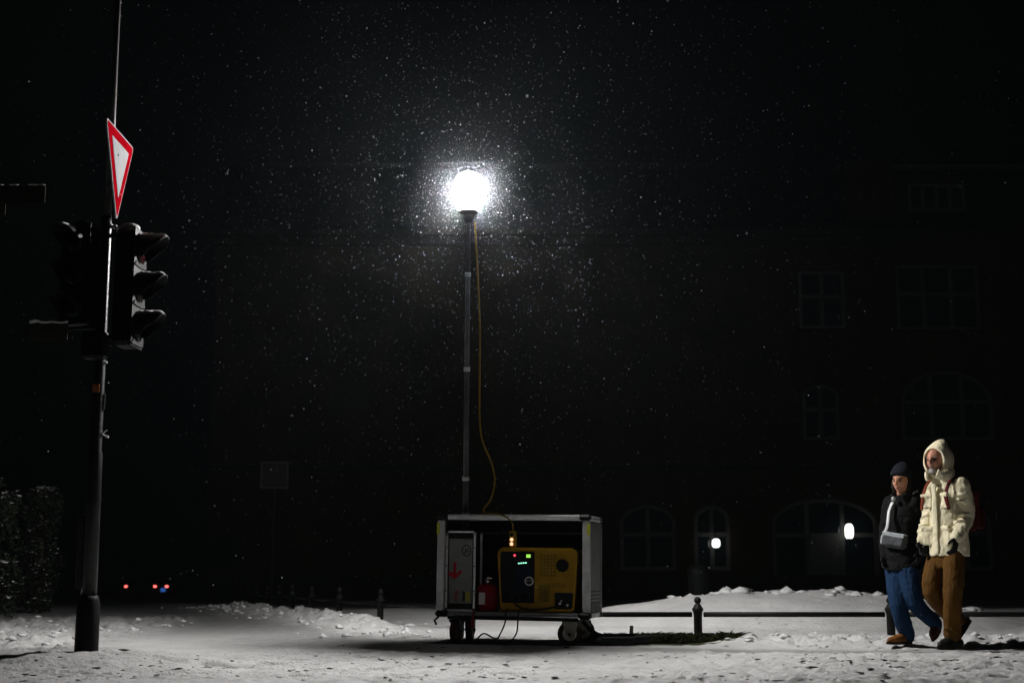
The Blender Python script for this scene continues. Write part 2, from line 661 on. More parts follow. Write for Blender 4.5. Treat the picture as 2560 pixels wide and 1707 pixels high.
gme = mesh_np('ground', verts, quads)
gme.polygons.foreach_set('use_smooth', [True] * len(gme.polygons))
# ground tone masks: swept path (thin, grey) and painted falloff on the left, bare turf beside the generator, cleared road far back with a dimmed left path
side = fence_side(flatx, flaty)
pathd = np.zeros_like(flatx)
lx = -1.2 - 0.36 * np.maximum(0, flaty - 12.5)          # swept path leading away to the left
pathd = np.exp(-((flatx - lx - 0.5) / (1.0 + 0.07 * flaty)) ** 4) * sst(12.2, 13.2, flaty) * sst(-1.15, -1.7, side)
strip = np.exp(-((flaty - 12.55 - 0.02 * flatx) / 0.33) ** 4) * sst(0.6, 1.6, flatx)
strip2 = np.exp(-((flaty - 13.0) / 0.5) ** 4) * sst(2.5, 1.2, flatx) * sst(-3.0, -1.0, flatx)
thin = np.clip(pathd + strip * 0.9 + strip2 * 0.35 + 1.0 * sst(-1.6, -4.2, flatx) * sst(13.0, 10.5, flaty) + 0.3 * sst(-3.5, -5.5, flatx) * sst(21, 12, flaty), 0, 1)  # the two left terms paint the lamp's falloff into the snow colour
turf = np.clip(1.35 - np.sqrt(((flatx - 1.42) / 0.72) ** 2 + ((flaty - 14.15) / 0.62) ** 2) + 0.5 * fbm(flatx * 4, flaty * 4, 60), 0, 1)
turf = np.clip(turf * 2.2, 0, 1)
road = 0.75 * sst(15.0, 21.5, flaty + .8 * fbm(flatx * .6, flaty * .4, 63)) * sst(-1.5, -2.4, side) + sst(8.45, 8.2, flaty + .08 * fbm(flatx, flaty * 0, 62)) + sst(21, 27, flaty + 1.0 * fbm(flatx * .5, flaty * .5, 61)) * sst(-1, 1.5, side) + sst(30, 42, flaty)  # first term paints falloff on the left path; unseen near strip added to cut bounce
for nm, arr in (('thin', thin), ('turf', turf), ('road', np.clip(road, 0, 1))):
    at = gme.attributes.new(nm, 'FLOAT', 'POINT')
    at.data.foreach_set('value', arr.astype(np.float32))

m = bpy.data.materials.new('trodden_snow')
m.use_nodes = True
nt = m.node_tree
L = nt.links.new
b = nt.nodes['Principled BSDF']
b.inputs['Roughness'].default_value = 0.62
b.inputs['Specular IOR Level'].default_value = 0.3


def attr(n):
    a = nt.nodes.new('ShaderNodeAttribute')
    a.attribute_name = n
    return a.outputs['Fac']


def noise(scale, detail=5, rough=0.6, stretch=None):
    tc = nt.nodes.new('ShaderNodeTexCoord')
    src = tc.outputs['Object']
    if stretch:
        mp = nt.nodes.new('ShaderNodeMapping')
        mp.inputs['Scale'].default_value = stretch
        L(src, mp.inputs['Vector'])
        src = mp.outputs[0]
    n = nt.nodes.new('ShaderNodeTexNoise')
    n.inputs['Scale'].default_value = scale
    n.inputs['Detail'].default_value = detail
    n.inputs['Roughness'].default_value = rough
    L(src, n.inputs['Vector'])
    return n.outputs['Fac']


def ramp(src, p0, p1, c0=(0, 0, 0, 1), c1=(1, 1, 1, 1)):
    r = nt.nodes.new('ShaderNodeValToRGB')
    r.color_ramp.elements[0].position = p0
    r.color_ramp.elements[1].position = p1
    r.color_ramp.elements[0].color = c0
    r.color_ramp.elements[1].color = c1
    L(src, r.inputs['Fac'])
    return r.outputs['Color']


def mixc(f, a, c):
    x = nt.nodes.new('ShaderNodeMix')
    x.data_type = 'RGBA'
    for s_, v_ in ((x.inputs[0], f), (x.inputs[6], a), (x.inputs[7], c)):
        if isinstance(v_, (tuple, float, int)):
            s_.default_value = v_
        else:
            L(v_, s_)
    return x.outputs[2]


def mth(op, a, c):
    x = nt.nodes.new('ShaderNodeMath')
    x.operation = op
    x.use_clamp = True
    for s_, v_ in ((x.inputs[0], a), (x.inputs[1], c)):
        if isinstance(v_, (float, int)):
            s_.default_value = v_
        else:
            L(v_, s_)
    return x.outputs[0]


snowc = ramp(noise(2.2, 6), 0.3, 0.75, (0.50, 0.497, 0.49, 1), (0.66, 0.655, 0.648, 1))
grit = ramp(noise(14, 6, 0.7, (0.55, 1.0, 1.0)), 0.60, 0.68)                 # trodden-in grit and leaf bits
grit_patch = ramp(noise(0.9, 3), 0.40, 0.62)
gritf = mth('MULTIPLY', mth('MULTIPLY', grit, grit_patch), 0.75)
c1 = mixc(gritf, snowc, (0.10, 0.095, 0.09, 1))
slush_falloff = ramp(noise(5, 6, 0.65), 0.35, 0.7, (0.20, 0.197, 0.193, 1), (0.34, 0.337, 0.332, 1))
c2 = mixc(mth('MULTIPLY', attr('thin'), 0.85), c1, slush_falloff)  # slush grey on the path, painted light falloff on the left
turff = ramp(mth('ADD', attr('turf'), mth('SUBTRACT', noise(11, 6), 0.5)), 0.40, 0.55)
c3 = mixc(turff, c2, ramp(noise(20, 5), 0.3, 0.7, (0.016, 0.016, 0.006, 1), (0.04, 0.045, 0.012, 1)))
c4 = mixc(attr('road'), c3, ramp(noise(1.2, 5), 0.3, 0.7, (0.05, 0.05, 0.05, 1), (0.14, 0.14, 0.14, 1)))  # asphalt tone, also used for painted falloff and the added near strip
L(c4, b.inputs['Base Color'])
bp = nt.nodes.new('ShaderNodeBump')
bp.inputs['Strength'].default_value = 0.8
bp.inputs['Distance'].default_value = 0.03
L(noise(26, 7, 0.65), bp.inputs['Height'])
L(bp.outputs['Normal'], b.inputs['Normal'])
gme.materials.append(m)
M['trodden_snow'] = m
ground = bpy.data.objects.new('ground', gme)
col.objects.link(ground)
tag(ground, kind='structure')


def scatter_stuff(name, label, cat, pts, sizes, material, flat=0.65, seed=1):
    """many little lumps as one mesh"""
    rg = np.random.default_rng(seed)
    base = np.array([(1, 0, 0), (-1, 0, 0), (0, 1, 0), (0, -1, 0), (0, 0, 1), (0, 0, -.5),
                     (.6, .6, .5), (-.6, .6, .5), (.6, -.6, .5), (-.6, -.6, .5)], float)
    tri = np.array([(0, 2, 6), (6, 2, 4), (0, 6, 4), (2, 1, 7), (7, 1, 4), (2, 7, 4), (1, 3, 9), (9, 3, 4), (1, 9, 4),
                    (3, 0, 8), (8, 0, 4), (3, 8, 4), (2, 0, 5), (1, 2, 5), (3, 1, 5), (0, 3, 5)])
    vs, fs = [], []
    for i, (p, s_) in enumerate(zip(pts, sizes)):
        q = base * (1 + rg.uniform(-.35, .35, (10, 1))) * s_
        q[:, 2] *= flat
        a = rg.uniform(0, 6.28)
        c_, s2 = math.cos(a), math.sin(a)
        q = np.column_stack([(q[:, 0] * c_ - q[:, 1] * s2) * rg.uniform(.8, 1.4), q[:, 0] * s2 + q[:, 1] * c_, q[:, 2]])
        vs.append(q + np.array(p))
        fs.append(tri + 10 * i)
    me = mesh_np(name, np.vstack(vs), np.vstack(fs))
    me.materials.append(M[material])
    o = bpy.data.objects.new(name, me)
    col.objects.link(o)
    return tag(o, label, cat, kind='stuff')


pts, szs = [], []
rg = np.random.default_rng(5)
while len(pts) < 1900:
    k = rg.random()
    if k < 0.34:                       # bank left of the trolley
        t = rg.uniform(0, 16)
        o_ = rg.normal(0.85, .38)
        x, y = -0.1 - 0.32 * t - 0.947 * o_, 14.8 + 0.947 * t - .32 * o_
        if x > -0.75:
            continue
        s_ = rg.gamma(1.6, .012)
    elif k < 0.50:                     # bank on the right
        x, y, s_ = rg.uniform(1.9, 6.5), rg.normal(13.75, .4), rg.gamma(2, .009)
        if y < 13.05 or y > 14.6:
            continue
    elif k < 0.62:                     # left verge
        x, y, s_ = rg.uniform(-6.5, -4.0), rg.uniform(12.7, 19), rg.gamma(2, .011)
    else:                              # foreground
        x, y, s_ = rg.uniform(-5.5, 5.5), rg.uniform(8.6, 12.1), rg.gamma(2, .0045)
        if rg.random() > 0.25 + 0.75 * (x + 5) / 10:
            continue
    pts.append((x, y, 0.0))
    szs.append(min(s_, .06))
pa = np.array(pts)
pa[:, 2] = ground_z(pa[:, 0], pa[:, 1]) + np.array(szs) * .1
scatter_stuff('snow_clods', 'broken lumps of white snow strewn along banks and over trodden foreground', 'snow', pa, szs, 'snow_cap', .6, 4)
# dead leaves and grit trodden into the snow
mat('leaf_litter', (0.035, 0.030, 0.024), 0.9, var=0.5, vscale=30)
pts, szs = [], []
while len(pts) < 1200:
    x, y = rg.uniform(-6, 6), rg.uniform(8.2, 13.2)
    if rg.random() > np.clip(0.30 + 1.5 * float(fbm(x * 1.1, y * 1.1, 70)), .03, 1) * (.45 if y > 12 else 1):
        continue
    pts.append((x, y, 0))
    szs.append(min(.045, rg.gamma(2, .0065)))
pa = np.array(pts)
pa[:, 2] = ground_z(pa[:, 0], pa[:, 1]) + .001
scatter_stuff('leaf_litter', 'dark bits of dead leaf and grit scattered over the foreground snow', 'litter', pa, szs, 'leaf_litter', .22, 6)
# lumps on the mound crest
pts, szs = [], []
for k in range(60):
    x = rg.uniform(1.8, 5.9)
    y = 17.5 + rg.normal(0, .25)
    s_ = rg.gamma(2, .03)
    pts.append((x, y, gz(x, y)))
    szs.append(min(s_, .12))
scatter_stuff('crest_snow_lumps', 'snow lumps along the top of the big mound behind the fence', 'snow', pts, szs, 'snow_cap', .55, 9)

# ------------------------------------------------------------------ far building
BY = 55.0
GB = -SLOPE * (BY - 25)
bld = thing('apartment_building', 'dark old apartment house with arched windows across the street, barely lit', 'building', (0, BY, GB))


def bx(px):
    return P(px, 1300, BY).x


def bz(py):
    return P(1280, py, BY).z - GB


WT = 0.45
wall = MB()
win_list = []


def storey(z0, z1, x0, x1, ops):
    """ops: (xa, xb, za, zb, arch) sorted by x; front face at local y=0"""
    x = x0
    for (xa, xb, za, zb, arch) in ops:
        if xa > x:
            wall.box(((x + xa) / 2, WT / 2, (z0 + z1) / 2), (xa - x, WT, z1 - z0))
        if za > z0:
            wall.box(((xa + xb) / 2, WT / 2, (z0 + za) / 2), (xb - xa, WT, za - z0))
        if zb < z1:
            wall.box(((xa + xb) / 2, WT / 2, (zb + z1) / 2), (xb - xa, WT, z1 - zb))
        if arch > 0:
            for sg in (-1, 1):
                xe = xa if sg < 0 else xb
                w = (xb - xa) / 2
                poly = [(xe, zb)]
                for k in range(9):
                    t = k / 8 * math.pi / 2
                    poly.append(((xa + xb) / 2 + sg * w * math.cos(t), zb - arch + arch * math.sin(t)))
                poly = [(u, v_) for (u, v_) in poly]
                if sg > 0:
                    poly = poly[::-1]
                wall.prism(poly, (1, 0, 0), (0, 0, 1), (0, WT * .5 + .004, 0), WT * .5 - .01)
        win_list.append((xa, xb, za, zb, arch))
        x = xb
    wall.box(((x + x1) / 2, WT / 2, (z0 + z1) / 2), (x1 - x, WT, z1 - z0))


XL, XR = bx(520), bx(2900)
zg, z1f, z2f, zc = bz(1425), bz(1170), bz(905), bz(592)
storey(0, z1f, XL, XR, [(bx(1550), bx(1690), bz(1425), bz(1262), .7), (bx(1735), bx(1825), bz(1425), bz(1262), .6),
                        (bx(1930), bx(2195), bz(1450), bz(1245), 1.0), (bx(2290), bx(2480), bz(1425), bz(1255), .8),
                        (bx(2580), bx(2760), bz(1425), bz(1255), .8)])
storey(z1f, z2f, XL, XR, [(bx(2015), bx(2110), bz(1100), bz(960), .5), (bx(2265), bx(2500), bz(1100), bz(925), 1.3),
                          (bx(2600), bx(2720), bz(1100), bz(960), .5)])
storey(z2f, zc, XL, XR, [(bx(2015), bx(2135), bz(822), bz(675), 0), (bx(2265), bx(2480), bz(825), bz(660), 0),
                         (bx(2600), bx(2740), bz(825), bz(670), 0)])
wall.box(((XL + XR) / 2, 7, zc / 2), (XR - XL, 0.4, zc))
wall.box((XL + .2, 3.9, zc / 2), (.4, 5.9, zc - .02))
wall.box((XR - .2, 3.9, zc / 2), (.4, 5.9, zc - .02))
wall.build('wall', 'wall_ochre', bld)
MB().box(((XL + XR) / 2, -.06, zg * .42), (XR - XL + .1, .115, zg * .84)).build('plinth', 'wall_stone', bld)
MB().box(((XL + XR) / 2, -.09, zc - .2), (XR - XL + .5, .17, .34)).box(((XL + XR) / 2, -.2, zc + .1), (XR - XL + .7, .40, .24)).build('cornice', 'wall_stone', bld)
MB().box(((XL + XR) / 2, -.06, z1f), (XR - XL, .115, .22)).build('string_course', 'wall_stone', bld)
zr = bz(385)
roof = MB().prism([(0.0, zc + .225), (7.2, zc + .225), (6.4, zr + 1.5), (1.9, zr)], (0, 1, 0), (0, 0, 1), (XL, 0, 0), XR - XL)
roof_o = roof.build('roof', 'roof_slate', bld)
MB().box(((bx(2150) + XR) / 2, 1.65, zr - .12), (XR - bx(2150), .5, .16)).build('roof_ledge', 'window_paint', roof_o)
dz0, dz1 = bz(530), bz(440)
dm = MB().box(((bx(2295) + bx(2470)) / 2, 1.4, (dz0 + dz1) / 2), (bx(2470) - bx(2295), 2.4, dz1 - dz0)).build('dormer', 'wall_stone', roof_o)
gable = MB().box(((bx(2150) + bx(2275)) / 2, 1.3, (bz(545) + bz(400)) / 2), (bx(2275) - bx(2150), 2.2, bz(400) - bz(545))).build('dormer', 'wall_ochre', roof_o)
xa, xb = bx(2312), bx(2452)
za, zb = bz(522), bz(462)
dw = MB()
for k in range(5):
    x = xa + (xb - xa) * k / 4
    dw.box((x, .14, (za + zb) / 2), (.13, .10, zb - za))
for z in (za, zb):
    dw.box(((xa + xb) / 2, .146, z), (xb - xa + .13, .095, .13))
dwo = dw.build('window', 'window_paint', bld)
for k in range(4):
    MB().box((xa + (xb - xa) * (k + .5) / 4, .17, (za + zb) / 2), ((xb - xa) / 4 - .14, .03, zb - za - .14)).build('pane', 'window_glass', dwo)
for (xa, xb, za, zb, arch) in win_list:
    w = MB()
    W_ = xb - xa
    nc = 3 if W_ > 2.6 else 2
    zt = za + (zb - za) * .55
    y0 = .16
    for k in range(nc + 1):
        x = xa + W_ * k / nc
        x = min(max(x, xa + .07), xb - .07)
        top = zb
        if arch:
            u = abs(x - (xa + xb) / 2) / (W_ / 2)
            top = zb - arch + arch * math.sqrt(max(0, 1 - u * u))
        w.box((x, y0, (za + top) / 2), (.15, .12, top - za))
    w.box(((xa + xb) / 2, y0 + .004, zt), (W_ - .02, .11, .16))
    w.box(((xa + xb) / 2, y0 + .004, za + .07), (W_ - .02, .11, .14))
    if arch:
        arc = []
        for k in range(17):
            t = math.pi * k / 16
            arc.append(((xa + xb) / 2 + (W_ / 2 - .06) * math.cos(t), y0 - .01, zb - arch + (arch - .06) * math.sin(t)))
        w.tube(arc, .085, 6)
    else:
        w.box(((xa + xb) / 2, y0 + .004, zb - .08), (W_ - .02, .11, .15))
    wo_ = w.build('window', 'window_paint', bld)
    for k in range(nc):
        for (q0, q1) in ((za + .14, zt - .08), (zt + .08, zb - .03)):
            MB().box((xa + W_ * (k + .5) / nc, y0 + .03, (q0 + q1) / 2), (W_ / nc - .16, .02, q1 - q0)).build('pane', 'window_glass', wo_)
    MB().box(((xa + xb) / 2, -.03, za - .06), (W_ + .3, .26, .10)).build('sill', 'wall_stone', wo_)
# shop door behind the big arch
MB().box((bx(2065), .05, bz(1395)), (bx(2110) - bx(2025), .1, bz(1330) - bz(1455))).build('door', 'door_dark', bld)


def lantern(px, py, Y, w, h, name, label):
    p = P(px, py, Y)
    t = thing(name, label, 'lamp', p, group='lamps lit on the far house')
    MB().lathe((0, 0, -h / 2), [(w * .32, 0), (w * .48, h * .2), (w * .5, h * .5), (w * .46, h * .8), (w * .25, h)], 14).build('globe', 'lantern_white', t, True)
    MB().lathe((0, 0, h / 2), [(w * .3, 0), (w * .34, .03), (.03, .07), (.02, .16)], 12).build('cap', 'signal_black', t)
    MB().tube([(0, 0, h / 2 + .14), (0, .12, h / 2 + .2), (0, BY - Y + .05, h / 2 + .15)], .02, 8).build('bracket', 'signal_black', t)
    return t


lantern(1790, 1357, BY - .35, .30, .32, 'wall_lantern', 'small round white lamp lit on the far house between window and archway')
lantern(2123, 1327, BY - .35, .33, .54, 'wall_lantern', 'taller oval white lamp lit in the big archway left of the woman')

# dark waste bin on the park side
p = P(1747, 1500, 21.0)
t = thing('waste_bin', 'dark round waste bin standing behind the fence right of the trolley', 'bin', (p.x, 21.0, gz(p.x, 21.0)))
MB().lathe((0, 0, 0.02), [(.12, 0), (.14, .04), (.15, .55), (.16, .58)], 18).build('body', 'signal_black', t, True)
MB().lathe((0, 0, .60), [(.165, 0), (.165, .03), (.10, .10), (.03, .12)], 18).build('lid', 'signal_black', t)
MB().cyl((0, .19, -.05), (0, .19, .68), .025).build('post', 'fence_iron', t)

# square road sign seen faintly behind the bank
p = P(686, 1187, 33.0)
t = thing('square_sign', 'faint square sign plate on a thin post, far behind the receding fence', 'sign', (p.x, 33.0, gz(p.x, 33.0)))
hz = p.z - gz(p.x, 33.0)
MB().box((0, 0, hz), (.64, .012, .62), bev=.005).build('plate', 'far_sign', t)
MB().box((0, -.01, hz + .295), (.64, .012, .03)).box((0, -.01, hz - .295), (.64, .012, .03)).box((-.305, -.0105, hz), (.03, .012, .56)).box((.305, -.0105, hz), (.03, .012, .56)).build('border', 'far_sign_edge', t)
MB().cyl((0, .04, -.1), (0, .04, hz + .3), .028).build('post', 'fence_iron', t)

# ------------------------------------------------------------------ cars far down the street


def car(px, py, Y, label, lights, blue):
    p = P(px, py, Y)
    z0 = -SLOPE * (Y - 25)
    t = thing('car', label, 'car', (p.x, Y, z0))
    prof = [(-.0, .30), (.0, .75), (.15, .92), (.35, .98), (.75, 1.42), (1.9, 1.45), (2.7, 1.0), (4.0, .85), (4.2, .6), (4.2, .28)]
    bo = MB().prism(prof, (0, 1, 0), (0, 0, 1), (-.85, 0, 0), 1.7).build('body', 'car_paint', t)
    MB().prism([(-.62, 1.0), (.62, 1.0), (.52, 1.36), (-.52, 1.36)], (1, 0, 0), (0, .70, .72), (0, -.30, .29), .012).build('rear_window', 'car_glass', t)
    for sx in (-1, 1):
        for yy in (.75, 3.35):
            w = MB().lathe((sx * .78 - .1 * 1, yy, .31), [(.31, 0), (.31, .2)], 18, (1, 0, 0)).build('wheel', 'black_rubber', t)
            MB().lathe((sx * .78 - .105 if sx < 0 else sx * .78 + .085, yy, .31), [(.19, 0), (.19, .02)], 14, (1, 0, 0)).build('rim', 'steel', w)
    dz = p.z - z0
    for i, xx in enumerate(lights):
        MB().box((xx, -.02, dz), (.30, .03, .20), bev=.012).build('tail_light', 'tail_red', t)
    if blue:
        MB().box((.25, -.02, dz - .36), (.5, .03, .36), bev=.012).build('blue_light', 'tail_blue', t)
    return t


car(402, 1465, 150, 'far car with two red tail lights and a blue glow down the dark street', (-.60, .62), True)
car(315, 1465, 158, 'far car with a single red tail light, left of the paired lights', (0.0,), False)

# ------------------------------------------------------------------ shrubs on the left


def shrub(name, label, c, rx, ry, h, n, seed):
    rg = np.random.default_rng(seed)
    t = thing(name, label, 'shrub', c)
    MB().tube([(0, 0, -.1), (.03, 0, h * .4), (0, .03, h * .8)], [.06, .045, .02], 8).build('stem', 'bark', t)
    lv, lf, sv, sf = [], [], [], []

    def quad(vs, fs, p, s_, up):
        a = V(rg.normal(0, 1, 3))
        nrm = (V((0, 0, 1)) * up + a * .5)
        nrm.normalize()
        u = nrm.orthogonal().normalized()
        u = Matrix.Rotation(rg.uniform(0, 6.28), 3, nrm) @ u
        w = nrm.cross(u)
        o = len(vs)
        for (aa, bb) in ((-1, -.15), (0, -.55), (1, .0), (.1, .55)):
            vs.append(p + u * aa * s_ + w * bb * s_ + nrm * rg.uniform(-.2, .2) * s_)
        fs.append((o, o + 1, o + 2, o + 3))
    # clumps
    clumps = []
    for k in range(70):
        z = rg.uniform(.03, .98)
        prof = math.sqrt(max(.05, 1 - max(0, (z - .45) / .58) ** 2.2)) * (0.86 + .14 * rg.random())
        a = rg.uniform(0, 6.28)
        rad = (.55 + .45 * rg.random()) * prof
        clumps.append((V((rx * rad * math.cos(a), ry * rad * math.sin(a), h * z)), rg.uniform(.10, .2)))
    for k in range(n):
        cc, rr = clumps[rg.integers(len(clumps))]
        d = V(rg.normal(0, 1, 3))
        d.normalize()
        p = cc + d * rr * rg.uniform(.5, 1.0)
        if p.z < .02:
            continue
        quad(lv, lf, p, rg.uniform(.018, .036), .5)
        if d.z > .5 and rg.random() < .20:
            quad(sv, sf, p + V((0, 0, .018)), rg.uniform(.02, .055), 3.0)
    me = bpy.data.meshes.new('foliage')
    me.from_pydata([tuple(q) for q in lv], [], lf)
    me.materials.append(M['leaf_dark'])
    o = bpy.data.objects.new('foliage', me)
    o.parent = t
    col.objects.link(o)
    o['kind'] = 'stuff'
    me = bpy.data.meshes.new('snow_cover')
    me.from_pydata([tuple(q) for q in sv], [], sf)
    me.materials.append(M['snow_cap'])
    o = bpy.data.objects.new('snow_cover', me)
    o.parent = t
    col.objects.link(o)
    o['kind'] = 'stuff'
    return t


p = P(5, 1520, 19.5)
shrub('evergreen_shrub', 'snow dusted evergreen shrub at the left edge, nearest of the two', (p.x - .18, 19.5, gz(p.x, 19.5)), .36, .40, 1.92, 9000, 1)
p = P(95, 1500, 23.0)
shrub('evergreen_shrub', 'darker evergreen shrub just right of the snow dusted one, farther back', (p.x - .02, 23.0, gz(p.x, 23.0)), .28, .4, 1.95, 6500, 2)

# ------------------------------------------------------------------ low fence
fence = thing('low_fence', 'low black iron fence with ball topped posts and one rail along snow', 'fence', (FENCE[4][0], FENCE[4][1], 0))
FO = V((FENCE[4][0], FENCE[4][1], 0))
pole_prof = [(.043, -.25), (.043, .235), (.047, .24), (.047, .262), (.057, .27), (.057, .297), (.043, .312), (.036, .33), (.022, .345)]
post_me = None
base_z = [0.0] * len(FENCE)
for i, (x, y) in enumerate(FENCE):
    base_z[i] = -SLOPE * max(0, y - 25) - .0 + (0.015 if y > 16 else 0.0)
for i, (x, y) in enumerate(FENCE):
    if post_me is None:
        po = MB().lathe((0, 0, 0), pole_prof, 14).build('post', 'fence_iron', fence, True)
        weighted(po, 40)
        post_me = po.data
        bo = MB().ball((0, 0, .377), .037, 14, 8).build('ball', 'fence_iron', po, True)
        ball_me = bo.data
        sc_ = MB().ball((0, 0, .408), (.024, .024, .016), 10, 6).build('snow_cap', 'frost_dimmed', po, True)
        cap_me = sc_.data
    else:
        po = bpy.data.objects.new('post', post_me)
        col.objects.link(po)
        po.parent = fence
        bo = bpy.data.objects.new('ball', ball_me)
        col.objects.link(bo)
        bo.parent = po
        if y > 16:
            sc_ = bpy.data.objects.new('snow_cap', cap_me)
            col.objects.link(sc_)
            sc_.parent = po
    po.location = V((x, y, base_z[i])) - FO
for i in range(len(FENCE) - 1):
    a = V((*FENCE[i], base_z[i] + .235)) - FO
    c = V((*FENCE[i + 1], base_z[i + 1] + .235)) - FO
    d = (c - a).normalized()
    MB().tube([a + d * .06, c - d * .06], .026, 10).build('rail', 'fence_iron', fence, True)

# ------------------------------------------------------------------ grass beside the trolley
rg = np.random.default_rng(17)
vs, fs = [], []
nb = 0
while nb < 5200:
    a, r_ = rg.uniform(0, 6.28), math.sqrt(rg.random())
    x, y = 1.42 + .84 * r_ * math.cos(a), 14.18 + .66 * r_ * math.sin(a)
    if r_ > .8 + .25 * float(vnoise(x * 4, y * 4, 3)):
        continue
    if rg.random() > .35 + 1.0 * float(vnoise(x * 3, y * 3, 8) + .5):
        continue
    z = 0.0
    hh = rg.uniform(.015, .075)
    dx, dy = rg.normal(.012, .05), rg.normal(0, .035)
    w = rg.uniform(.0025, .005)
    o = len(vs)
    vs += [(x - w, y, z - .005), (x + w, y, z - .005), (x + dx * .6 + w * .6, y + dy * .6, z + hh * .7), (x + dx * 1.4, y + dy * 1.4, z + hh)]
    fs.append((o, o + 1, o + 2, o + 3))
    nb += 1
va = np.array(vs)
bz_ = np.repeat(ground_z(va[::4, 0].copy(), va[::4, 1].copy()), 4)
va[:, 2] += bz_
vs = [tuple(q) for q in va]
me = bpy.data.meshes.new('grass')
me.from_pydata(vs, [], fs)
me.materials.append(M['grass'])
o = bpy.data.objects.new('grass', me)
col.objects.link(o)
tag(o, 'bare dark green grass melted free of snow beside the trolley', 'grass', kind='stuff')
p = P(1578, 1592, 14.3)
st = MB().box((p.x, 14.3, gz(p.x, 14.3) + .06), (.035, .035, .17), Matrix.Rotation(.06, 3, 'Y'), .004).build('wooden_stake', 'door_dark')
tag(st, 'short dark stake sticking out of the grass beside the trolley', 'stake')

# ------------------------------------------------------------------ trolley
TR = V((0.075, 13.72, 0.0))
TYAW, TROLL = R(-12), R(0.7)
trolley = thing('equipment_trolley', 'grey aluminium framed trolley on castors carrying a yellow generator', 'trolley', TR)
trolley.rotation_euler = (0, TROLL, TYAW)
TM = Matrix.Translation(TR) @ Euler((0, TROLL, TYAW)).to_matrix().to_4x4()


def onT(p):
    return TM @ V(p)


HW, HD, Z0, Z1 = .725, .385, .275, 1.168      # half width, half depth, floor, top (front is -y)


def tb(name, m_, parent=trolley, *boxes, bev=.004):
    mb = MB()
    for (c, s_) in boxes:
        mb.box(c, s_, None, bev)
    return mb.build(name, m_, parent)


for sx in (-1, 1):
    for sy in (-1, 1):
        po = tb('corner_post', 'aluminium' if sy < 0 else 'alu_panel', trolley, ((sx * (HW - .035), sy * (HD - .03), (Z0 + Z1) / 2), (.07, .06, Z1 - Z0 - .06)), bev=.006)
        if sy < 0:
            tp = tb('reflective_tape', 'tape_yellow', po, ((sx * (HW - .035) - (.026 if sx < 0 else -.022), -HD - .0015, Z1 - .11), (.026, .006, .105)), bev=0)
        MB().box((sx * (HW - .05), sy * (HD - .045), Z0 + .0), (.12, .11, .06), None, .02).build('corner_bumper', 'black_plastic', trolley)
        MB().box((sx * (HW - .05), sy * (HD - .045), Z1 + .001), (.115, .105, .052), None, .02).build('corner_bumper', 'black_plastic', trolley)
MB().tube([(-HW + .10, -HD + .022, Z1), (HW - .10, -HD + .022, Z1)], .025, 18).build('top_rail', 'alu_bright', trolley, True)
tb('top_rail', 'aluminium', trolley, ((0, HD - .03, Z1 - .002), (2 * HW - .20, .058, .046)), bev=.005)
for sx in (-1, 1):
    tb('side_rail', 'aluminium', trolley, ((sx * (HW - .03), 0, Z1 - .002), (.056, 2 * HD - .2, .046)), bev=.005)
    tb('side_rail', 'aluminium', trolley, ((sx * (HW - .03), 0, Z0 + .002), (.056, 2 * HD - .2, .05)), bev=.005)
tb('bottom_rail', 'alu_panel', trolley, ((0, -HD + .025, Z0 + .004), (2 * HW - .22, .05, .034)), bev=.005)
tb('bottom_edge', 'black_plastic', trolley, ((0, -HD + .03, Z0 - .034), (2 * HW - .22, .05, .034)), bev=.004)
tb('bottom_rail', 'alu_panel', trolley, ((0, HD - .025, Z0 + .004), (2 * HW - .22, .05, .034)), bev=.005)
tb('floor_plate', 'black_plastic', trolley, ((0, 0, Z0 - .004), (2 * HW - .13, 2 * HD - .105, .02)), bev=0)
tb('roof_panel', 'black_plastic', trolley, ((0, 0, Z1 - .03), (2 * HW - .13, 2 * HD - .12, .008)), bev=0)
tb('back_panel', 'black_plastic', trolley, ((0, HD - .02, (Z0 + Z1) / 2), (2 * HW - .14, .008, Z1 - Z0 - .05)), bev=0)
rp_ = tb('side_panel', 'alu_panel', trolley, ((HW - .012, 0, (Z0 + Z1) / 2), (.012, 2 * HD - .125, Z1 - Z0 - .06)), bev=0)
tb('side_panel', 'alu_panel', trolley, ((-HW + .012, 0, (Z0 + Z1) / 2), (.012, 2 * HD - .125, Z1 - Z0 - .06)), bev=0)
for k in range(3):
    tb('vent_slot', 'black_plastic', rp_, ((HW - .004, .0, Z0 + .15 + .035 * k), (.008, .52, .012)), bev=0)
tb('kick_plate', 'black_plastic', rp_, ((HW - .003, .0, Z0 + .075), (.012, .60, .09)), bev=.003)


def caster(x, y, yaw, tyre, wheel_m, brk):
    c = thing('caster', None, None)
    del_keys = [k for k in c.keys()]
    c.parent = trolley
    c.location = (x, y, 0)
    c.rotation_euler = (0, 0, yaw)
    r = .112
    zc_ = r - .0
    MB().box((0, 0, Z0 - .066), (.14, .11, .022), None, .004).build('mounting_plate', brk, c)
    for sy in (-1, 1):
        MB().prism([(-.06, Z0 - .077), (.075, Z0 - .077), (.045, zc_ - .035), (.012, zc_ - .045), (-.035, zc_ + .0)], (1, 0, 0), (0, 0, 1), (0, sy * .040 + .003, 0), .006).build('fork', brk, c)
    MB().lathe((.0, .030, zc_), [(r - .028, -.001), (r - .006, 0), (r, .012), (r, .048), (r - .006, .060), (r - .028, .061)], 28, (0, -1, 0)).build('tyre', tyre, c, True)
    MB().lathe((.0, .033, zc_), [(.05, 0), (r - .032, .004), (r - .027, .004), (r - .027, .062), (r - .032, .062), (.05, .066)], 28, (0, -1, 0)).build('wheel_disc', wheel_m, c)
    MB().cyl((0, .052, zc_ - .006), (0, -.054, zc_ - .006), .014).build('axle', 'black_plastic', c)
    return c


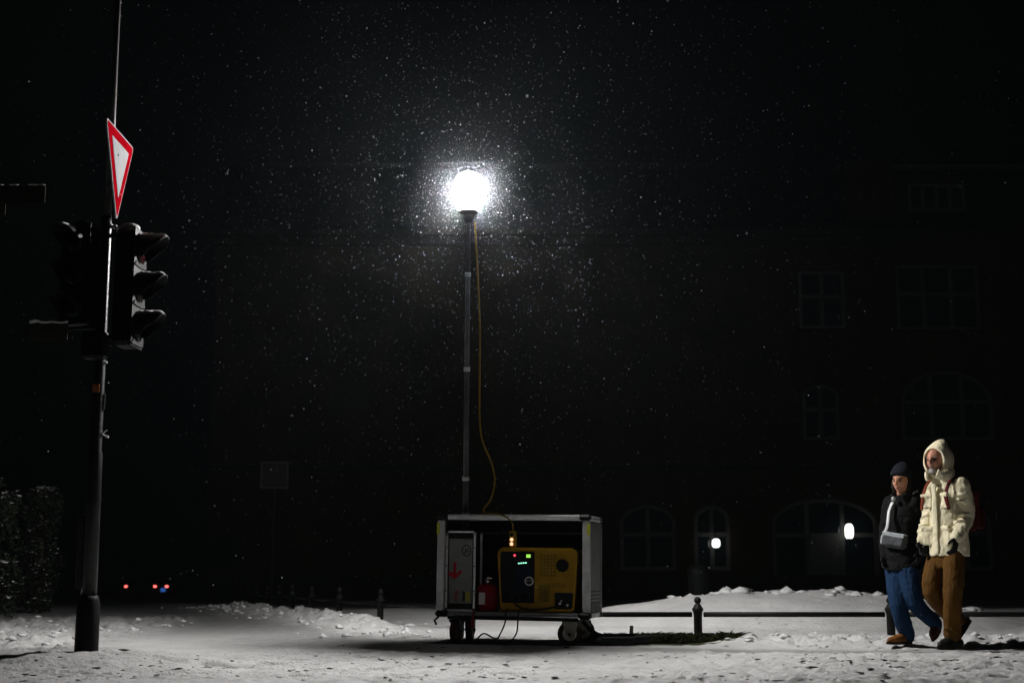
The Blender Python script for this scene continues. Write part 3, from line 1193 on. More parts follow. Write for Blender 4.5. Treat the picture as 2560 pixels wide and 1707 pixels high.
caster(.52, -.26, R(8), 'tyre_brown', 'rim_white', 'caster_beige')
caster(-.55, -.26, R(80), 'tyre_red_brown', 'tyre_red_brown', 'pole_base')
caster(.56, .26, R(20), 'tyre_brown', 'rim_white', 'caster_beige')
caster(-.55, .26, R(95), 'tyre_red_brown', 'tyre_red_brown', 'pole_base')
MB().tube([(-HW + .03, -HD - .01, Z0 - .03), (-HW - .0, -HD - .04, Z0 - .06), (-HW + .02, -HD - .045, Z0 - .10)], .011, 8).build('latch', 'black_plastic', trolley)
MB().tube([(-.36, -HD - .012, Z0 + .03), (-.365, -HD - .016, Z0 - .05), (-.37, -HD - .014, Z0 - .13)], [.010, .012, .017], 8).build('red_strap', 'can_red', trolley)

# things on the trolley
FZ = Z0 + .008


def loadT(name, label, cat, loc, rz=0):
    o = thing(name, label, cat)
    o.matrix_world = TM @ Matrix.Translation(V(loc)) @ Matrix.Rotation(rz, 4, 'Z')
    return o


# control case with a red arrow
cs = loadT('equipment_case', 'tall white case with red arrow in a bright metal frame on the trolley', 'case', (-.515, -.17, FZ), 0)
cw, chh, cd = .145, .745, .14
MB().box((0, .0, chh / 2 + .01), (cw * 2 - .035, cd * 2 - .04, chh - .03), None, .006).build('body', 'black_plastic', cs)
MB().box((0, -cd + .012, .385), (.225, .012, .60), None, .003).build('front_panel', 'case_white', cs)
fr = MB()
for sx in (-1, 1):
    fr.box((sx * (cw - .010), -cd + .005, chh / 2 + .01), (.020, .022, chh - .02), None, .005)
    fr.box((sx * (cw - .010), cd - .005, chh / 2 + .01), (.020, .022, chh - .02), None, .005)
fr.box((0, -cd + .005, chh + .004), (cw * 2 - .045, .020, .018), None, .004)
fr.box((0, -cd + .005, .022), (cw * 2 - .045, .020, .018), None, .004)
fr.build('frame', 'alu_bright', cs)
for (sx, z) in ((-1, .03), (-1, chh - .02), (1, chh - .02), (1, .03)):
    MB().ball((sx * (cw - .010), -cd - .004, z), .017, 12, 8).build('corner_ball', 'steel', cs, True)
for sx in (-1, 1):
    for z in (.2, .43, .60):
        MB().ball((sx * (cw - .010), -cd - .006, z), .008, 8, 6).build('rivet', 'steel', cs, True)
yf = -cd + .0055
art = Matrix.Rotation(R(4), 3, 'Y')


def decal(poly, m_, name, o=(0, 0)):
    MB().prism([(u + o[0], w + o[1]) for (u, w) in poly], (1, 0, 0), (0, 0, 1), (0, yf - .0025, 0), .0022).build(name, m_, cs)


ar = [(-.012, .155), (-.012, .055), (-.058, .075), (-.066, .040), (0.0, -.005), (.072, .062), (.060, .090), (.014, .050), (.016, .155)]
decal(ar, 'ink_red', 'red_arrow', (-.055, .31))
# small red letters lying on their side, a yellow label, a round emblem
for (u, w, a, c_) in ((0, 0, .034, .008), (0, .016, .008, .028), (.026, .016, .008, .028), (.013, .022, .008, .018)):
    decal([(u - a / 2, w - c_ / 2), (u + a / 2, w - c_ / 2), (u + a / 2, w + c_ / 2), (u - a / 2, w + c_ / 2)], 'ink_red', 'letter_stroke', (-.04, .17))
for (u, w, a, c_) in ((0, 0, .034, .008), (-.013, .013, .008, .018), (0, .016, .034, .007), (.013, .026, .008, .016), (0, .034, .034, .008)):
    decal([(u - a / 2, w - c_ / 2), (u + a / 2, w - c_ / 2), (u + a / 2, w + c_ / 2), (u - a / 2, w + c_ / 2)], 'ink_red', 'letter_stroke', (-.04, .115))
decal([(-.022, -.045), (.022, -.045), (.022, .045), (-.022, .045)], 'label_yellow', 'yellow_label', (.075, .15))
decal([(-.012, -.045), (.012, -.045), (.012, .045), (-.012, .045)], 'ink_black', 'black_label', (.035, .15))
em = MB()
pts_ = [(.055 + .042 * math.cos(a / 20 * 6.283), yf - .002, .575 + .05 * math.sin(a / 20 * 6.283)) for a in range(21)]
em.tube(pts_, .0045, 6)
em.tube([(.035, yf - .002, .545), (.05, yf - .002, .59), (.055, yf - .002, .555), (.068, yf - .002, .60), (.08, yf - .002, .56)], .0045, 6)
em.build('emblem', 'ink_black', cs)

# red canister
cn = loadT('fuel_canister', 'red fuel canister with steel cap between the case and yellow generator', 'canister', (-.275, -.19, FZ + .003), R(6))
MB().rings([((0, 0, 0), .085, .07, 0), ((0, 0, .012), .105, .082, 0), ((0, 0, .19), .105, .082, 0), ((0, 0, .235), .095, .072, 0), ((0, 0, .265), .06, .05, 0), ((0, 0, .275), .03, .03, 0)], 28).build('body', 'can_red', cn, True)
MB().lathe((0, 0, .275), [(.028, 0), (.028, .02), (.02, .024), (.02, .045), (.012, .05)], 14).build('cap', 'steel', cn)
MB().tube([(-.03, 0, .30), (.0, -.02, .325), (.045, -.02, .315)], .007, 8).build('lever', 'steel', cn)
MB().tube([(-.05, 0, .262), (-.05, 0, .30), (-.02, 0, .318)], .008, 8).build('handle', 'black_plastic', cn)
MB().box((-.045, -.0795, .13), (.06, .004, .11), Matrix.Rotation(R(-14), 3, 'Z')).build('label_patch', 'white_paper', cn)

# generator
gn = loadT('generator', 'yellow portable generator with black control panel standing on the trolley', 'generator', (.225, -.02, FZ), 0)
gw, gd, gh = .375, .30, .60
gb = MB()
poly = []
rc = .06
for (cx_, cz_, a0) in ((gw - rc, .04 + rc * .5, -90), (gw - rc, gh - rc, 0), (-gw + rc, gh - rc, 90), (-gw + rc, .04 + rc * .5, 180)):
    rr = rc if cz_ > .2 else rc * .5
    for k in range(7):
        a = R(a0 + 90 * k / 6)
        poly.append((cx_ + rr * math.cos(a), cz_ + rr * math.sin(a)))
gb.prism(poly, (1, 0, 0), (0, 0, 1), (0, gd, 0), 2 * gd)
gbo = weighted(gb.build('housing', 'yellow_paint', gn), 30)
MB().box((0, 0, .022), (gw * 2 - .04, gd * 2 - .06, .04), None, .006).build('skid_base', 'yellow_dark', gn)
# raised rounded rim of the front face
rim = [(u * .985, -gd - .004, w) for (u, w) in poly]
MB().tube(rim + [rim[0]], .011, 8).build('front_rim', 'yellow_paint', gn, True)
pn = MB().box((-.19, -gd - .004, .335), (.325, .016, .47), None, .006).build('control_panel', 'black_plastic', gn)
MB().box((-.135, -gd - .0135, .30), (.17, .006, .30), None, .002).build('blue_plate', 'panel_blue_black', pn)
MB().ball((-.215, -gd - .013, .535), .011, 10, 6).build('red_led', 'led_red', pn, True)
MB().box((-.085, -gd - .013, .530), (.040, .006, .030), None, .002).build('green_display', 'led_green', pn)
for k in range(4):
    MB().box((-.175 + k * .022, -gd - .013, .462 + k * .002), (.014, .006, .010), None, .001).build('display_digit', 'led_mint', pn)
MB().lathe((-.075, -gd - .012, .300), [(.042, 0), (.042, .008), (.036, .012)], 22, (0, -1, 0)).build('ignition_ring', 'aluminium', pn)
MB().lathe((-.075, -gd - .025, .300), [(.030, 0), (.030, .003)], 18, (0, -1, 0)).build('ignition_face', 'black_plastic', pn)
MB().box((-.075, -gd - .040, .302), (.052, .024, .011), Matrix.Rotation(R(-12), 3, 'Y'), .003).build('key', 'steel', pn)
for (x, z, s_) in ((-.255, .36, .016), (-.215, .385, .012), (-.27, .30, .010)):
    MB().lathe((x, -gd - .012, z), [(s_, 0), (s_, .012)], 12, (0, -1, 0)).build('switch', 'pole_base', pn)
for (x, z) in ((-.29, .155), (-.20, .15), (-.11, .16)):
    MB().lathe((x, -gd - .012, z), [(.036, 0), (.036, .016), (.028, .02)], 18, (0, -1, 0)).build('socket', 'pole_base', pn)
gr = MB()
for i in range(5):
    for j in range(7):
        gr.box((.035 + i * .032, -gd - .0015, .355 + j * .030), (.021, .004, .020))
gro = gr.build('vent_grille', 'yellow_dark', gn)
gr2 = MB()
for i in range(8):
    gr2.box((.10 + i * .022, -gd - .0015, .265), (.010, .004, .055 - .004 * abs(i - 4)))
gr2.build('lower_vent', 'yellow_dark', gn)
MB().lathe((.235, -gd - .0, .445), [(.058, 0), (.058, .012), (.050, .016), (.046, .012)], 26, (0, -1, 0)).build('fuel_gauge', 'black_plastic', gn)
MB().box((.245, -gd - .017, .462), (.03, .004, .010), Matrix.Rotation(R(40), 3, 'Y')).build('gauge_mark', 'panel_grey', gn)
MB().box((.255, -gd - .003, .125), (.18, .014, .15), None, .004).build('recess', 'black_plastic', gn)
MB().box((.065, -gd - .003, .19), (.10, .012, .16), None, .004).build('hatch', 'yellow_dark', gn)
for (x, z, r_) in ((.215, .10, .016), (.228, .125, .010), (.285, .085, .016), (.20, .075, .010)):
    MB().ball((x, -gd - .014, z), r_, 10, 6).build('shiny_fitting', 'steel', gn, True)

# hanging yellow socket box with two glowing neon lights
sb = loadT('socket_box', 'small yellow hanging socket box with two glowing lights above the generator', 'socket', (-.015, -.30, .965), 0)
MB().box((0, 0, 0), (.072, .05, .155), None, .01).build('body', 'yellow_paint', sb)
for (z, m_) in ((-.042, 'led_orange'), (-.002, 'led_orange')):
    MB().lathe((-.008, -.025, z), [(.016, 0), (.014, .006), (.006, .009)], 14, (0, -1, 0)).build('pilot_light', m_, sb, True)
MB().lathe((-.008, -.025, .042), [(.018, 0), (.018, .004)], 14, (0, -1, 0)).build('empty_socket', 'black_plastic', sb)

# mast with floodlight
lampP = P(1172, 480, 13.08)
footP = onT((-.575, .12, FZ))
mast = thing('light_mast', 'tall slim grey mast with a blazing white light balloon, rising from trolley', 'floodlight', footP)
mt = lampP - footP
dirm = mt.normalized()
mastlen = mt.length


def onm(t_):
    return dirm * t_


secs = [(0.0, .95, .030), (.95, 1.30, .0275), (1.30, 2.35, .0250), (2.35, 3.25, .0225), (3.25, mastlen - .25, .020)]
for (a, c_, r_) in secs:
    MB().cyl(onm(a), onm(c_), r_, None, 14).build('mast_section', 'mast_grey', mast, True)
    MB().cyl(onm(c_ - .03), onm(c_ + .012), r_ + .006, None, 14).build('collar', 'aluminium', mast, True)
MB().box((0, 0, .01), (.16, .16, .012), None, .003).build('foot_plate', 'mast_grey', mast)
hd = mt
MB().lathe(hd + V((0, 0, -.30)), [(.03, 0), (.05, .03), (.06, .07), (.080, .088), (.090, .098), (.090, .112), (.02, .114)], 28).build('base_dish', 'mast_grey', mast)
MB().lathe(hd + V((0, 0, -.185)), [(.088, 0), (.118, .03), (.143, .10), (.150, .20), (.140, .28), (.105, .345), (.04, .375)], 28).build('light_balloon', 'glowing_diffuser', mast, True)
MB().ball(hd + V((0, 0, .012)), (.052, .052, .06), 14, 10).build('burner', 'lamp_white', mast, True)
MB().lathe(hd + V((0, 0, .191)), [(.045, 0), (.045, .015), (.012, .02), (.012, .05)], 14).build('top_cap', 'signal_black', mast)

# yellow cable from the light down to the socket box
cab = [lampP + V((.06, -.02, -.30)), P(1192, 640, 13.10), P(1196, 720, 13.12), P(1200, 830, 13.15), P(1199, 950, 13.20), P(1199, 1040, 13.25), P(1206, 1100, 13.28),
       P(1228, 1155, 13.35), P(1237, 1200, 13.34), P(1228, 1245, 13.33), P(1217, 1285, 13.30)]
topz = onT((0, -HD, Z1 + .028)).z
w0 = onT((-.285, -HD + .03, Z1 + .030))
w1 = onT((-.16, -HD + .02, Z1 + .032))
w2 = onT((-.07, -HD - .008, Z1 + .005))
w3 = onT((-.015, -HD + .03, 1.12))
w4 = onT((-.015, -.30, 1.042))
cab = cab[:-1] + [w0 + V((0.0, 0, .05)), w0 + V((.02, 0, .004)), w1, w2, w3, w4]
o = MB().tube(path_smooth(cab, 7), .0085, 8).build('power_cable', 'cable_yellow', None, True)
tag(o, 'thin yellow cable hanging in a curve from the light to the trolley', 'cable')

# black cables looping under the trolley
g0 = onT((-.05, -HD + .05, Z0 + .02))
g1 = onT((.07, -HD + .05, Z0 + .02))


def gp(x, y, h=.012):
    return V((x, y, gz(x, y) + h))


yF = TR.y - .42
loop1 = [onT((-.05, -.345, Z0 + .05)), onT((-.052, -.42, Z0 + .015)), onT((-.055, -.425, Z0 - .07)), gp(-.11, yF - .03, .10), gp(-.15, yF - .05, .06), gp(-.26, yF - .06, .11),
         gp(-.33, yF - .04, .03), gp(-.28, yF + .02, .02), gp(-.10, yF + .04, .02), gp(-.35, yF + .15, .015), gp(-.6, yF + .3, .015)]
loop2 = [onT((.07, -.345, Z0 + .05)), onT((.07, -.42, Z0 + .015)), onT((.066, -.425, Z0 - .05)), gp(.04, yF - .02, .11), gp(-.03, yF - .02, .03), gp(-.16, yF + .05, .015), gp(-.1, yF + .4, .015)]
for lp, lb in ((loop1, 'thin black cable in a loose loop under the trolley, left of the pair'), (loop2, 'thin black cable curving down under the trolley, right of the pair')):
    o = MB().tube(path_smooth(lp, 7), .0075, 7).build('ground_cable', 'black_rubber', None, True)
    tag(o, lb, 'cable', 'black cables under the trolley')
# cable on the generator front
o = MB().tube(path_smooth([onT((-.02, -.345, .47)), onT((.04, -.40, .37)), onT((.16, -.41, .325)), onT((.32, -.40, .335)), onT((.45, -.37, .37))], 7), .009, 8).build('generator_cable', 'black_rubber', None, True)
tag(o, 'black cable slung across the lower front of the yellow generator', 'cable')
# coil of thick hose on the ground to the right
hose = []
for k in range(80):
    a = k / 80 * 6.283 * 3.2
    hose.append(gp(.98 + (.27 + .015 * math.sin(a * .7)) * math.cos(a), 13.30 + .13 * math.sin(a), .022 + .017 * (k / 26)))
o = MB().tube([onT((.62, -.1, Z0 - .06)), onT((.70, -.16, .14)), gp(.86, 13.5, .06), gp(1.1, 13.42, .05)] + hose, .019, 8).build('hose_coil', 'black_rubber', None, True)
tag(o, 'black hose lying coiled on the snow right of the front castor', 'hose')

# ------------------------------------------------------------------ traffic light on the left
PY = 10.50
K = 0.847
pb = P(216, 1618, PY)
pole_base = V((pb.x, PY, gz(pb.x, PY)))
tl = thing('traffic_light', 'dark traffic light pole with unlit three lamp signal heads at left', 'traffic light', pole_base)
zt_ = lambda py: P(250, py, PY).z - pole_base.z
pb_rel = V((0, 0, 0))


def polx(py):
    return 0.0


MB().lathe((0, 0, -.06), [(.083, 0), (.085, .02), (.083, .40), (.075, .43), (.068, .46)], 24).build('base_sleeve', 'pole_base', tl, True)
MB().lathe((0, 0, .38), [(.056, 0), (.053, 1.05), (.044, 1.07), (.042, zt_(560) - .38), (.038, zt_(540) - .38)], 20).build('pole', 'pole_grey', tl, True)
MB().lathe((.010, 0, zt_(552)), [(.026, 0), (.024, zt_(-40) - zt_(552))], 18).build('upper_pole', 'galvanised', tl, True)
MB().box((-.072, .01, zt_(1380)), (.062, .076, zt_(1285) - zt_(1465)), None, .01).build('cable_duct', 'panel_grey', tl)
MB().lathe((0, 0, zt_(1252)), [(.058, 0), (.058, .025)], 20).build('band', 'pole_grey', tl)
MB().box((-.004, -.045, zt_(972)), (.05, .006, .064), None, .001).build('orange_sticker', 'sticker_orange', tl)
MB().prism([(-.03, -.06), (.03, -.06), (.03, .06), (-.03, .06)], (-.5, .866, 0), (0, 0, 1), (.0395, .022, zt_(1003)), .003).build('white_sticker', 'white_paper', tl)
zk = zt_(1083)
MB().tube([(.042, 0, zk), (.063, -.01, zk + .010), (.080, -.01, zk + .024)], .005, 6).build('cable_tie', 'white_paper', tl)
MB().tube([(.042, 0, zk - .004), (.068, -.01, zk - .019), (.095, -.01, zk - .029)], .008, 6).build('cable_tie', 'white_paper', tl)


def signal(parent, loc, yaw, h, r, snow):
    """signal head; front looks along local +x"""
    e = bpy.data.objects.new('signal_head', None)
    e.empty_display_size = .1
    col.objects.link(e)
    e.parent = parent
    e.location = loc
    e.rotation_euler = (0, 0, yaw)
    n = 3
    seg = h / n
    hb = MB().box((-.085, 0, h / 2), (.145, 2 * r + .04, h), None, .03)
    hb.lathe((-.085, 0, h - .005), [(.064, 0), (.06, .03), (.038, .046)], 16)
    hb.build('housing', 'signal_black', e)
    MB().box((-.008, 0, h / 2), (.012, 2 * r + .055, h + .01), None, .004).build('front_plate', 'signal_black', e)
    for k in range(n):
        zc2 = h - seg * (k + .5)
        ln = MB().lathe((-.001, 0, zc2), [(r * .90, 0), (r * .86, .012), (r * .5, .03), (.01, .036)], 24, (1, 0, 0)).build('lens', ('lens_red', 'lens_amber', 'lens_green')[k], e, True)
        # tunnel visor, cut away below
        mb = MB()
        vs, fs = [], []
        na = 22
        for j in range(na + 1):
            a = R(-35 + 250 * j / na)
            cut = 0.5 + .5 * max(0, math.sin(a)) ** .6
            ln_ = .205 * (cut if math.sin(a) > 0 else .5 * (1 + math.sin(a)))
            for (rr, xx) in ((r, 0), (r, ln_), (r - .006, ln_), (r - .006, 0)):
                vs.append((xx + .0, rr * math.cos(a), zc2 + rr * math.sin(a) - .01 * xx / .24))
        for j in range(na):
            for q in range(4):
                q2 = (q + 1) % 4
                fs.append((j * 4 + q, (j + 1) * 4 + q, (j + 1) * 4 + q2, j * 4 + q2))
        fs.append((0, 1, 2, 3))
        fs.append((na * 4 + 3, na * 4 + 2, na * 4 + 1, na * 4))
        mb.add(vs, fs)
        mb.build('visor', 'signal_black', e, False)
        # snow lying on the visor
        vs, fs = [], []
        rg2 = np.random.default_rng(100 + k + int(loc[2] * 10))
        nl = 9
        for i in range(nl + 1):
            x = -.005 + .205 * i / nl
            for j in range(9):
                a = R(90 + (snow and 26 or 20) * (j / 4 - 1))
                th = .017 * (1 - (j / 4 - 1) ** 2) * (1 if 0 < i < nl else .15) * rg2.uniform(.5, 1.3)
                vs.append((x, (r + .001 + th) * math.cos(a), zc2 + (r + .001 + th) * math.sin(a) - .01 * x / .24))
        for i in range(nl):
            for j in range(8):
                fs.append((i * 9 + j, (i + 1) * 9 + j, (i + 1) * 9 + j + 1, i * 9 + j + 1))
        if k == 0 or snow:
            MB().add(vs, fs).build('snow_cap', 'snow_cap', e, True)
        # lit edge of the front plate below the lens, built as a grey patch
        if snow:
            w = r + .025
            MB().prism([(-w, -seg / 2 + .015), (-w * .55, -seg / 2 + .01), (w * .4, -seg / 2 + .012), (w, -seg / 2 + .02), (w * .92, -seg / 2 + .12), (w * .5, -seg / 2 + .055), (-w * .1, -seg / 2 + .03), (-w * .7, -seg / 2 + .05)],
                       (0, 1, 0), (0, 0, 1), (.0, 0, zc2), .008).build('lit_patch', 'frost_dimmed', e)
    if snow:
        MB().ball((-.085, 0, h + .030), (.072, .093, .025), 14, 8).build('snow_cap', 'snow_cap', e, True)
    return e


h1 = P(352, 868, PY - .05)
ht = P(352, 578, PY - .05)
loc = V((P(352, 720, PY).x + .0, PY - .05, h1.z)) - pole_base
signal(tl, loc, R(-2), ht.z - h1.z, .115, True)
h2 = P(197, 812, PY - .05)
ht2 = P(197, 566, PY - .05)
loc2 = V((P(197, 690, PY).x, PY - .12, h2.z)) - pole_base
signal(tl, loc2, R(-108), ht2.z - h2.z, .097, False)
br = MB()
for py in (590, 845):
    z = zt_(py)
    br.tube([(0.02, 0, z), (loc.x - .1, loc.y, z)], .018, 8)
for py in (592, 795):
    z = zt_(py)
    br.tube([(-.02, 0, z), (loc2.x, loc2.y + .07, z)], .018, 8)
br.build('bracket', 'signal_black', tl)
MB().box((P(245, 870, PY).x - pole_base.x, -.08, zt_(868)), (.18, .13, .20), None, .02).build('terminal_box', 'signal_black', tl)
MB().ball((.030, .02, zt_(835)), (.020, .017, .015), 10, 6).build('snow_bit', 'snow_cap', tl, True)
MB().ball((.044, .0, zt_(906)), (.018, .015, .012), 10, 6).build('snow_bit', 'snow_cap', tl, True)
sn = MB()
for k in range(9):
    sn.ball((-.02 + .019 * k, -.01, zt_(560) - .006 * k + .008 * (k % 2)), (.017, .024, .012), 8, 6)
sn.build('snow_ridge', 'snow_cap', tl, True)

# weathered little board on an arm
bL = P(122, 828, PY - .1)
sb_ = thing('arm_board', 'small weathered board with snow on top, on an arm left of signals', 'board', (bL.x, PY - .1, bL.z))
MB().box((0, 0, 0), (.28, .010, .135)).build('board', 'board_beige', sb_)
rg2 = np.random.default_rng(8)
sn = MB()
for k in range(14):
    sn.ball((-.13 + .020 * k, rg2.uniform(-.004, .004), .071 + .004 * math.sin(k)), (.021, .018, rg2.uniform(.007, .015)), 8, 6)
sn.build('snow_cap', 'snow_cap', sb_, True)
MB().tube([(.13, .03, .02), (pole_base.x - bL.x - .03, .08, .05)], .014, 8).build('arm', 'signal_black', sb_)

# larger beige board at the frame's left edge, on its own post outside the picture
bL = P(28, 492, PY + .3)
sg_ = thing('street_board', 'dim beige sign board reaching in at the left edge above the signals', 'sign', (bL.x - .1, PY + .3, gz(bL.x, PY + .3)))
hz = bL.z - gz(bL.x, PY + .3)
MB().box((0, 0, hz + .02), (.73, .006, .145)).build('board', 'board_beige', sg_)
MB().box((-.15, 0, hz - .10), (.42, .006, .085)).build('lower_board', 'board_beige', sg_)
sn = MB()
for k in (12, 15, 16, 20, 21, 22, 23):
    sn.ball((-.34 + .0295 * k, rg2.uniform(-.004, .004), hz + .095), (.024, .015, rg2.uniform(.003, .007)), 8, 6)
sn.build('snow_cap', 'snow_cap', sg_, True)
MB().cyl((-.31, .05, -.1), (-.31, .05, hz + .2), .03).build('post', 'pole_grey', sg_)

# give way sign
sc0 = P(289, 352, PY)
sgn = thing('yield_sign', 'red and white triangular give way sign turned sideways above the signals', 'sign', (pole_base.x + .012, PY, 0))
nrm = V((1.0, .012, 0)).normalized()
ex = V((0, 0, 1)).cross(nrm).normalized()          # to the right as seen from the front
ctr = V((0, 0, 0)) + nrm * .055


def tri(side, rad, off):
    """rounded triangle, point down, top edge at v=0"""
    hh = side * math.sqrt(3) / 2
    cs_ = [(-side / 2, 0), (0, -hh), (side / 2, 0)]
    cen = (0, -hh / 3)
    out = []
    for i, c in enumerate(cs_):
        a = cs_[i - 1]
        d = cs_[(i + 1) % 3]
        c_, a_, d_ = V(c).to_3d(), V(a).to_3d(), V(d).to_3d()
        ua, ud = (a_ - c_).normalized(), (d_ - c_).normalized()
        p0, p2 = c_ + ua * rad, c_ + ud * rad
        for k in range(5):
            t = k / 4
            q = p0 * (1 - t) ** 2 + c_ * 2 * t * (1 - t) + p2 * t * t
            out.append((q.x, q.y))
    return out


ztop = P(268, 292, PY - .40).z
ez = V((0, 0, 1))
S_ = .80
MB().prism(tri(S_, .05, 0), ex, ez, ctr + ez * ztop, .012).build('plate', 'sign_white', sgn)
MB().prism(tri(S_ - .043, .04, 0), ex, ez, ctr + ez * (ztop - .0125) + nrm * .0125, .002).build('red_border', 'sign_red', sgn)
MB().prism(tri(S_ - .315, .013, 0), ex, ez, ctr + ez * (ztop - .091) + nrm * .0150, .002).build('white_field', 'sign_white', sgn)
MB().lathe(ctr + ez * (ztop - .19) + nrm * .0165 + ex * (-.06), [(.009, 0), (.009, .004)], 10, nrm).build('bolt', 'signal_black', sgn)
for dz in (.10, .46):
    MB().tube([ctr + ez * (ztop - dz) - nrm * .001, ctr + ez * (ztop - dz) - nrm * .09], .014, 8).build('clamp', 'signal_black', sgn)

# ------------------------------------------------------------------ people


def remesh(o, voxel, smooth=2, wr=0.0, wscale=.08, seed=0):
    m1 = o.modifiers.new('remesh', 'REMESH')
    m1.mode = 'VOXEL'
    m1.voxel_size = voxel
    m1.use_smooth_shade = True
    if smooth:
        m2 = o.modifiers.new('smooth', 'SMOOTH')
        m2.factor = .5
        m2.iterations = smooth
    if wr:
        tx = bpy.data.textures.new('folds', 'CLOUDS')
        tx.noise_scale = wscale
        tx.noise_depth = 2
        m3 = o.modifiers.new('folds', 'DISPLACE')
        m3.texture = tx
        m3.strength = wr
        m3.mid_level = .5
        m3.texture_coords = 'LOCAL'
    return o


def limb(mb, pts, rad, n=14):
    """smooth tapered limb through joints, rounded ends"""
    P_ = path_smooth(pts, 5)
    k = len(P_)
    rs = np.interp(np.linspace(0, len(rad) - 1, k), range(len(rad)), rad)
    mb.tube(P_, list(rs), n)
    mb.ball(P_[0], rs[0], 12, 8)
    mb.ball(P_[-1], rs[-1], 12, 8)


def head_mesh(mb, c, face, s=1.0):
    """a head with brow, sockets, nose, lips, chin and ears; face = yaw direction (x, y)"""
    yaw = math.atan2(face[1], face[0])
    rot = Matrix.Rotation(yaw, 3, 'Z')

    def fn(d, q):
        # local: +x is the face
        x, y, z = q.x, q.y, q.z
        f = max(0, d.x)
        if z < 0:
            k = -z / (.118 * s)
            y *= 1 - .32 * k ** 1.5
            x *= 1 - .10 * k
            if x < 0:
                x *= 1 - .35 * k
        g = lambda y0, z0, sy, sz: math.exp(-((y / s - y0) / sy) ** 2 - ((z / s - z0) / sz) ** 2)
        if f > .15:
            x += s * (.028 * g(0, -.022, .013, .022) + .016 * g(0, .0, .010, .03)       # nose
                      + .008 * g(0, .030, .05, .012)                                    # brow
                      - .013 * (g(.031, .008, .017, .012) + g(-.031, .008, .017, .012))  # sockets
                      + .008 * g(0, -.062, .024, .010) + .012 * g(0, -.098, .022, .016)   # lips, chin
                      + .006 * (g(.04, -.025, .02, .02) + g(-.04, -.025, .02, .02)))
        return V((x, y, z))
    mb.ball(c, (.098 * s, .076 * s, .118 * s), 40, 30, rot, fn)
    for sy in (-1, 1):
        mb.ball(V(c) + rot @ V((-.012 * s, sy * .077 * s, -.005 * s)), (.018 * s, .009 * s, .030 * s), 10, 8, rot)
    return rot


def face_bits(body, c, rot, s, brow, lip=True):
    for sy in (-1, 1):
        MB().ball(V(c) + rot @ V((.083 * s, sy * .030 * s, .006 * s)), (.011 * s, .014 * s, .008 * s), 12, 8, rot).build('eye', 'eye_dark', body, True)
        MB().tube([V(c) + rot @ V((.087 * s, sy * .014 * s, .026 * s)), V(c) + rot @ V((.088 * s, sy * .030 * s, .031 * s)), V(c) + rot @ V((.078 * s, sy * .047 * s, .026 * s))], .0055 * s, 6).build('eyebrow', brow, body)
    if lip:
        MB().tube([V(c) + rot @ V((.083 * s, -.021 * s, -.063 * s)), V(c) + rot @ V((.094 * s, 0, -.060 * s)), V(c) + rot @ V((.083 * s, .021 * s, -.063 * s))], [.003 * s, .0055 * s, .003 * s], 6).build('mouth', 'lip', body, True)


def hand_mesh(mb, wrist, tip, palm_n, s=1.0, side=1):
    """palm, four bent fingers and a thumb; wrist -> tip gives the hand's direction"""
    d = (V(tip) - V(wrist)).normalized()
    n = V(palm_n)
    n = (n - d * n.dot(d)).normalized()
    w = d.cross(n) * side
    W_ = V(wrist)
    mb.tube([W_, W_ + d * .04 * s, W_ + d * .085 * s], [(.017 * s, .027 * s), (.018 * s, .040 * s), (.014 * s, .040 * s)], 12, True, n)
    for k, (off, ln) in enumerate(((-.030, .070), (-.010, .078), (.010, .073), (.029, .056))):
        b0 = W_ + d * .078 * s + w * off * s
        p1 = b0 + (d * .9 + n * .25).normalized() * ln * .45 * s
        p2 = p1 + (d * .65 + n * .75).normalized() * ln * .32 * s
        p3 = p2 + (d * .3 + n * .95).normalized() * ln * .25 * s
        mb.tube([b0, p1, p2, p3], [.0105 * s, .010 * s, .009 * s, .007 * s], 8)
        mb.ball(p3, .007 * s, 8, 6)
    t0 = W_ + d * .022 * s - w * .028 * s
    t1 = t0 + (d * .6 - w * .7 + n * .35).normalized() * .038 * s
    t2 = t1 + (d * .85 - w * .2 + n * .45).normalized() * .03 * s
    mb.tube([t0, t1, t2], [.014 * s, .012 * s, .009 * s], 8)
    mb.ball(t2, .009 * s, 8, 6)


def boot(parent, heel, toe, ankle, m_, sole_m, s=1.0):
    """heel and toe are points on the sole; ankle where the shaft leaves"""
    heel, toe, ankle = V(heel), V(toe), V(ankle)
    d = (toe - heel).normalized()
    up = (ankle - heel)
    up = (up - d * up.dot(d)).normalized()
    L_ = (toe - heel).length
    mb = MB()
    pts_ = [heel + up * .045 * s, heel + d * L_ * .25 + up * .055 * s, heel + d * L_ * .5 + up * .050 * s, heel + d * L_ * .78 + up * .042 * s, heel + d * L_ * .95 + up * .036 * s]
    mb.tube(pts_, [(.036 * s, .034 * s), (.050 * s, .040 * s), (.045 * s, .046 * s), (.034 * s, .048 * s), (.022 * s, .034 * s)], 16, True, up)
    mb.ball(pts_[0], .036 * s, 12, 8)
    mb.ball(pts_[-1], (.030 * s, .030 * s, .026 * s), 12, 8)
    mb.tube([heel + d * L_ * .16 + up * .05 * s, heel * .35 + ankle * .65 + d * L_ * .1, ankle], [.046 * s, .048 * s, .050 * s], 14)
    o = mb.build('boot', m_, parent, True)
    remesh(o, .008, 2)
    sd = d.cross(up)
    poly = []
    for k in range(20):
        a = 2 * math.pi * k / 20
        u = L_ * .5 + (L_ * .5 + .03 * s) * math.cos(a)
        w = (.046 if math.cos(a) > -.2 else .038) * s * math.sin(a)
        poly.append((u, w))
    MB().prism(poly, d, sd * -1 if d.cross(sd * -1).dot(up) > 0 else sd, heel - up * .002, .024 * s).build('sole', sole_m, o)
    return o


def person(label, loc):
    return thing('person', label, 'person', loc)


